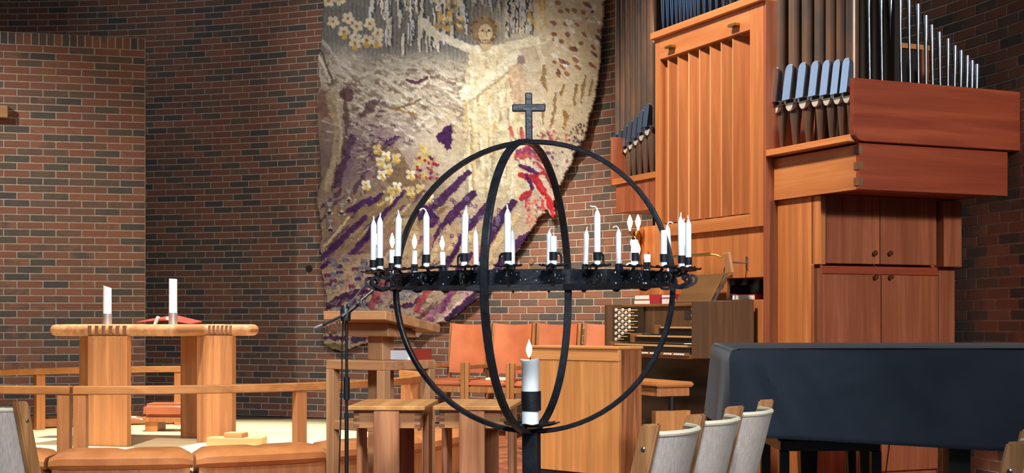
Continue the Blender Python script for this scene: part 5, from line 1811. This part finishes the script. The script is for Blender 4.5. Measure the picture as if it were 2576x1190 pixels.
    for nm, me_, rz in (('drip_dish', dish_me, phi + k), ('collar', coll_me, 0), ('scroll_bracket', bra_me, phi)):
        o = link(nm, me_, None, glo)
        o.location = hx + Vector((0.0022, 0, 0))
        o.rotation_euler = (0, 0, rz)
    o = link('handle', hand_me, None, glo)
    o.location = hx + Vector((0.0022, 0, 0))
    o.rotation_euler = (0, 0, phi + (R(40) if math.sin(phi) < 0 else R(-40)) * (1 if math.cos(phi) > 0 else -1) * 1.6)
for k in range(24):
    taper_candle(k)
# pale wax spatters on the band
sm = MB()
for k in range(70):
    a = R(rr.uniform(-70, 70))
    z_ = GZ + rr.uniform(0.0, 0.042)
    s_ = rr.uniform(0.0006, 0.0022)
    sm.lathe([(0.0002, -s_ * 1.6), (s_, 0), (0.0002, s_ * 1.3)], 6, (0.4855 * math.sin(a) * math.cos(0), -0.4835 * math.cos(a), z_))
stuff(sm.build('wax_spatter', M['wax'], glo))
# big dish and pillar candle
bd = petal_dish(0.092, 0.012, 60, 11).build('large_dish', M['iron'], glo, smooth=True)
bd.location = (0, 0, GZ - 0.481)
tube_ring(0.031, 0.0345, GZ - 0.428, GZ - 0.361, 32).build('large_collar', M['iron'], glo, smooth=True)
MB().bar([(0.0, 0.033, GZ - 0.39), (0.0, 0.045, GZ - 0.385), (0.0, 0.06, GZ - 0.41), (0.0, 0.06, GZ - 0.478)], 0.012, 0.006, False, (1, 0, 0)).build('large_handle', M['iron'], glo, 0.001)
pc = thing('pillar_candle', 'thick burning white pillar candle at the foot of the iron globe', 'candle', (WX(1334, GYc), GYc, GZ - 0.4795), 0)
n = 32
hT = 0.229
vs_, fs = [], []
for kk, (r_, z_) in enumerate([(0.0295, 0.0), (0.0295, hT - 0.014), (0.0315, hT - 0.006), (0.031, hT), (0.026, hT - 0.001), (0.012, hT - 0.009)]):
    for i in range(n):
        a = 2 * PI * i / n
        bump_ = (0.0025 * math.cos(a * 2 + 0.6) + 0.003 * math.cos(a)) if kk in (2, 3, 4) else 0
        ex = (0.004 * max(0, math.cos(a - PI * 0.97)) ** 6) if kk in (2, 3) else 0
        vs_.append(((r_ + ex) * math.cos(a), (r_ + ex) * math.sin(a), z_ + bump_))
for kk in range(5):
    for i in range(n):
        j = (i + 1) % n
        fs.append((kk * n + i, kk * n + j, (kk + 1) * n + j, (kk + 1) * n + i))
fs.append(tuple(range(n - 1, -1, -1)))
fs.append(tuple(5 * n + i for i in range(n)))
MB().add(vs_, fs).build('wax_body', M['wax'], pc, smooth=True)
MB().tube([(0, 0, hT - 0.012), (0.001, 0, hT + 0.004), (-0.002, 0, hT + 0.016)], 0.0015, 6).build('wick', M['char'], pc)
MB().lathe([(0.0015, 0.0), (0.006, 0.008), (0.0105, 0.022), (0.0098, 0.034), (0.0052, 0.048), (0.0006, 0.062)], 16, (-0.004, 0, hT + 0.006)).build('flame', M['flame'], pc, smooth=True)

# ================================================================== GRAND PIANO UNDER A COVER
PYF = 6.5
pzt = 0.995
pxl = WX(1838, PYF)
pia = thing('grand_piano', 'grand piano under a dark navy fitted cloth cover', 'piano', (pxl, PYF, 0), 0)
# outline in plan, local: front edge along +x, left side going back
PW, PD = 2.0, 1.75
outl = []
for i in range(70):
    outl.append((PW * i / 69.0, 0.0))
outl += [(PW, PD * 0.5), (PW, PD)]
for i in range(24):
    outl.append((PW * (1 - i / 23.0) + 0.16 * (i / 23.0), PD))
left = [(0.16 * (1 - i / 24.0), PD * (1 - i / 24.0)) for i in range(1, 24)]
outl += left
nP = len(outl)
def outn(i):
    a, b = Vector(outl[i - 1]), Vector(outl[(i + 1) % nP])
    t = (b - a).normalized()
    return Vector((t.y, -t.x))
# perimeter samples; corners get soft normals
nrm = [outn(i) for i in range(nP)]
# creases on the front: (x0,z0)->(x1,z1), amplitude
CREASE = [((0.13, 0.95), (0.30, 0.62), 0.016, 0.035), ((0.33, 0.93), (0.52, 0.6), 0.007, 0.03), ((0.55, 0.93), (0.42, 0.85), 0.006, 0.02), ((0.62, 0.86), (0.43, 0.80), 0.006, 0.02),
          ((0.75, 0.95), (1.0, 0.62), 0.009, 0.06), ((0.28, 0.85), (0.38, 0.7), 0.006, 0.025), ((0.95, 0.9), (1.08, 0.6), 0.006, 0.05), ((0.05, 0.95), (0.1, 0.62), 0.01, 0.03)]
def crease(x, z):
    d = 0
    for (ax_, az_), (bx_, bz_), amp, wd in CREASE:
        dx, dz = bx_ - ax_, bz_ - az_
        t = max(0, min(1, ((x - ax_) * dx + (z - az_) * dz) / (dx * dx + dz * dz)))
        q = math.hypot(x - ax_ - t * dx, z - az_ - t * dz)
        d += 1.9 * amp * math.exp(-(q / wd) ** 2) * (0.4 + 0.6 * math.sin(PI * min(1, t + 0.15)))
    return d
rows_ = [(-0.06, 0.0), (-0.03, -0.001), (-0.012, -0.006), (-0.003, -0.014), (0.0, -0.026)]
vs_, fs = [], []
NR = 22
for r_ in range(NR):
    for i in range(nP):
        x_, y_ = outl[i]
        nn = nrm[i]
        hem = 0.602 - 0.075 * (x_ / 1.35) if y_ < 0.01 else 0.585
        if r_ < 5:
            o_, dz = rows_[r_]
            z_ = pzt + dz
            if r_ >= 1 and y_ < 0.01:
                z_ += 0.006 * math.sin(x_ * 7 + 0.5) * (r_ / 4)
            o_ += 0.0
        else:
            t = (r_ - 4) / (NR - 5)
            z_ = pzt - 0.026 - (pzt - 0.026 - hem) * t
            o_ = 0.004 + 0.03 * t
            if y_ < 0.01:
                o_ += crease(x_, z_) - 0.012 * math.sin(x_ * 3.2 + 0.8) * t
                o_ -= 0.03 * math.exp(-((x_ - 0.0) / 0.02) ** 2) * t
            elif x_ < 0.17:
                o_ += 0.014 * t * math.sin(y_ * 5)
        vs_.append((x_ + nn.x * o_, y_ + nn.y * o_, z_))
for r_ in range(NR - 1):
    for i in range(nP):
        j = (i + 1) % nP
        fs.append((r_ * nP + i, r_ * nP + j, (r_ + 1) * nP + j, (r_ + 1) * nP + i))
fs.append(tuple(range(nP)))
cv = MB().add(vs_, fs).build('cloth_cover', M['cover'], pia, smooth=True)
def front_at(x_, z_, t):
    return -(0.004 + 0.03 * t + crease(x_, z_) - 0.012 * math.sin(x_ * 3.2 + 0.8) * t) - 0.0015
sx_ = WX(2480, PYF) - pxl
MB().bar([(sx_ + 0.004 * math.sin(t * 4), front_at(sx_, pzt - 0.026 - 0.42 * t, t), pzt - 0.03 - 0.43 * t) for t in [k / 12 for k in range(13)]], 0.004, 0.003, False, (0, -1, 0)).build('seam', M['seam'], cv)
so = cv.modifiers.new('thickness', 'SOLIDIFY')
so.thickness = 0.004
so.offset = -1
MB().prism([(0.04, 0.04), (PW - .03, 0.04), (PW - .03, PD - .04), (0.2, PD - .04)], 0.64, pzt - 0.02).build('case', M['black'], pia, 0.004)
def pleg(x_, y_, s0=0.055, s1=0.035):
    MB().hexa([(x_ - s1, y_ - s1, 0.06), (x_ + s1, y_ - s1, 0.06), (x_ + s1, y_ + s1, 0.06), (x_ - s1, y_ + s1, 0.06),
               (x_ - s0, y_ - s0, 0.64), (x_ + s0, y_ - s0, 0.64), (x_ + s0, y_ + s0, 0.64), (x_ - s0, y_ + s0, 0.64)]).lathe([(0.03, 0.0), (0.03, 0.06)], 12, (x_, y_, 0)).build('leg', M['black'], pia)
pleg(1.07, 0.12, 0.05, 0.045)
pleg(0.62, 1.3)
pleg(1.85, 1.3)
pleg(0.15, 1.55)
for a_, b_ in ((2133, 2128), (2162, 2164), (2193, 2195), (2240, 2228), (2131, 2134)):
    Yl = 7.1
    p0, p1 = WP(a_, 1095, Yl), WP(b_, 1190, Yl)
    p1 = p0 + (p1 - p0) * 3.4
    org_ = Vector((pxl, PYF, 0))
    MB().tube([p0 - org_, p1 - org_], 0.0035, 6).build('pedal_rod', M['brass'], pia)
B(WX(2175, 7.1) - pxl - 0.02, WX(2192, 7.1) - pxl, 0.58, 0.64, 0.1, 0.64).build('lyre_post', M['black'], pia, 0.003)
B(WX(2125, 7.1) - pxl, WX(2240, 7.1) - pxl, 0.55, 0.66, 0.05, 0.11).build('lyre_box', M['black'], pia, 0.003)
# black piano bench under the near corner
bn = thing('piano_bench', 'black lacquered piano bench standing under the covered piano', 'bench', (WX(1972, 6.85), 6.85, 0), R(0))
bw, bdp = 0.44, 0.5
for x_ in (0, bw):
    for y_ in (0, bdp):
        B(x_ - .023, x_ + .023, y_ - .023, y_ + .023, 0, 0.5).build('leg', M['black'], bn, 0.003)
B(-0.02, bw + .02, -0.02, 0.02, 0.5, 0.55).build('rail', M['black'], bn, 0.003)
B(-0.02, bw + .02, bdp - .02, bdp + .02, 0.5, 0.55).build('rail', M['black'], bn, 0.003)
B(-0.02, 0.02, 0.02, bdp - .02, 0.5, 0.55).build('rail', M['black'], bn, 0.003)
B(bw - .02, bw + .02, 0.02, bdp - .02, 0.5, 0.55).build('rail', M['black'], bn, 0.003)
B(-0.03, bw + .03, -0.0, bdp + .03, 0.55, 0.575).build('seat_frame', M['black'], bn, 0.004)
# brown stool frame further back
st = thing('wooden_stool', 'plain brown wooden stool behind the covered piano', 'stool', (WX(2462, 7.9), 8.5, 0), R(-12))
for x_ in (0, 0.45):
    for y_ in (0, 0.35):
        B(x_ - .02, x_ + .02, y_ - .02, y_ + .02, 0, 0.46).build('leg', M['console_y'], st, 0.003)
B(-0.03, 0.48, -0.03, 0.38, 0.46, 0.5).build('seat', M['console_y'], st, 0.003)

# ================================================================== CANVAS CHAIRS
def canvas_chair():
    c = thing('canvas_chair', '', 'chair', (0, 0, 0), 0, 'wooden canvas-back chairs')
    ln = math.tan(R(14))
    hw = 0.2065
    zt, zs2 = 0.85, 0.40
    def py(z):
        return -0.16 - (z - zs2) * ln
    for s in (-1, 1):
        x0, x1 = s * hw - 0.014, s * hw + 0.014
        dpt = 0.052
        MB().hexa([(x0, py(0.05) - .0, 0.0), (x1, py(0.05), 0.0), (x1, py(0.05) + dpt, 0.0), (x0, py(0.05) + dpt, 0.0),
                   (x0, py(zt), zt), (x1, py(zt), zt), (x1, py(zt) + dpt, zt - 0.004), (x0, py(zt) + dpt, zt - 0.004)]).build('back_post', M['chair_wood'], c, 0.005, False, 2)
        B(x0, x1, 0.2, 0.25, 0.0, 0.42).build('front_leg', M['chair_wood'], c, 0.004)
        B(x0, x1, py(0.38) + .05, 0.2, 0.36, 0.41).build('seat_rail', M['chair_wood'], c, 0.004)
        rotm = Euler((0, R(90 * s), 0)).to_matrix()
        for zb in (0.78, 0.5):
            MB().lathe([(0.0065, 0.0), (0.006, 0.004), (0.003, 0.006)], 12, (s * (hw + 0.014), py(zb) + 0.026, zb), tilt=rotm).build('bolt', M['steel'], c, smooth=True)
    B(-hw + .014, hw - .014, 0.205, 0.245, 0.30, 0.34).build('stretcher', M['chair_wood'], c, 0.003)
    B(-hw + .014, hw - .014, -0.13, -0.1, 0.25, 0.29).build('stretcher', M['chair_wood'], c, 0.003)
    B(-hw + .014, hw - .014, -0.1, 0.24, 0.385, 0.415).build('seat', M['canvas'], c, 0.01)
    # sling back: sags backwards, thickness 12 mm
    nx_, nz2 = 22, 10
    vs_, fs = [], []
    za, zb = 0.46, zt - 0.034
    for side in (0, 1):
        for j in range(nz2 + 1):
            for i in range(nx_ + 1):
                u, v = i / nx_ * 2 - 1, j / nz2
                z = za + (zb - za) * v
                sag = 0.078 * (1 - abs(u) ** 2.6)
                vs_.append((u * (hw - 0.0145), py(z) + 0.045 - sag - side * 0.01, z))
    W_ = nx_ + 1
    off_ = W_ * (nz2 + 1)
    for j in range(nz2):
        for i in range(nx_):
            a = j * W_ + i
            fs.append((a, a + W_, a + W_ + 1, a + 1))
            fs.append((off_ + a, off_ + a + 1, off_ + a + W_ + 1, off_ + a + W_))
    for i in range(nx_):
        a = nz2 * W_ + i
        fs.append((a, off_ + a, off_ + a + 1, a + 1))
        fs.append((i, i + 1, off_ + i + 1, off_ + i))
    for j in range(nz2):
        a = j * W_
        fs.append((a, off_ + a, off_ + a + W_, a + W_))
        a += nx_
        fs.append((a, a + W_, off_ + a + W_, off_ + a))
    sl = MB().add(vs_, fs).build('canvas_back', M['canvas'], c, smooth=True)
    hp = []
    for i in range(nx_ + 1):
        u = i / nx_ * 2 - 1
        hp.append((u * (hw - 0.0145), py(zb) + 0.045 - 0.078 * (1 - abs(u) ** 2.6) - 0.005, zb))
    MB().tube(hp, 0.0085, 8).build('top_hem', M['hem'], sl, smooth=True)
    return c
cc0 = canvas_chair()
A_ = Vector((WX(1634, 3.85), 3.85, 0))
Z_ = Vector((WX(1931, 5.06), 5.06, 0))
rv = (Z_ - A_)
rth = math.atan2(rv.y, rv.x)
pit = rv.length / 3
rdir = rv.normalized()
back = Vector((math.sin(rth), -math.cos(rth), 0))
shift = -0.16 - (0.85 - 0.40) * math.tan(R(14)) + 0.026       # post top offset along local y
chl = ['canvas-back wooden chair with a bolt showing on its post, farthest from the piano', 'canvas-back wooden chair in the middle of the row of three by the piano', 'canvas-back wooden chair at the piano end of the row of three']
front = Vector((-math.sin(rth), math.cos(rth), 0))
for k in range(3):
    c = cc0 if k == 0 else copy_tree(cc0)
    top = A_ + rdir * (pit * (k + 0.5))
    c.location = top - front * shift
    c.rotation_euler = (0, 0, rth)
    c['label'] = chl[k]
# edge chair at the right
c = copy_tree(cc0)
top = Vector((WX(2562, 3.3), 3.3, 0)) + rdir * 0.2065
c.location = top - front * shift
c.rotation_euler = (0, 0, rth)
c['label'] = 'wooden canvas chair in front of the right end of the covered piano'
# chair at the left edge, seen from behind
c = copy_tree(cc0)
th = R(-30)
lat = Vector((math.cos(th), math.sin(th), 0))
fr = Vector((-math.sin(th), math.cos(th), 0))
c.location = Vector((WX(50, 4.95), 4.95, 0)) - lat * 0.2065 - fr * shift
c.rotation_euler = (0, 0, th)
c['label'] = 'wooden chair with bluish canvas back standing before the kneeler cushions'
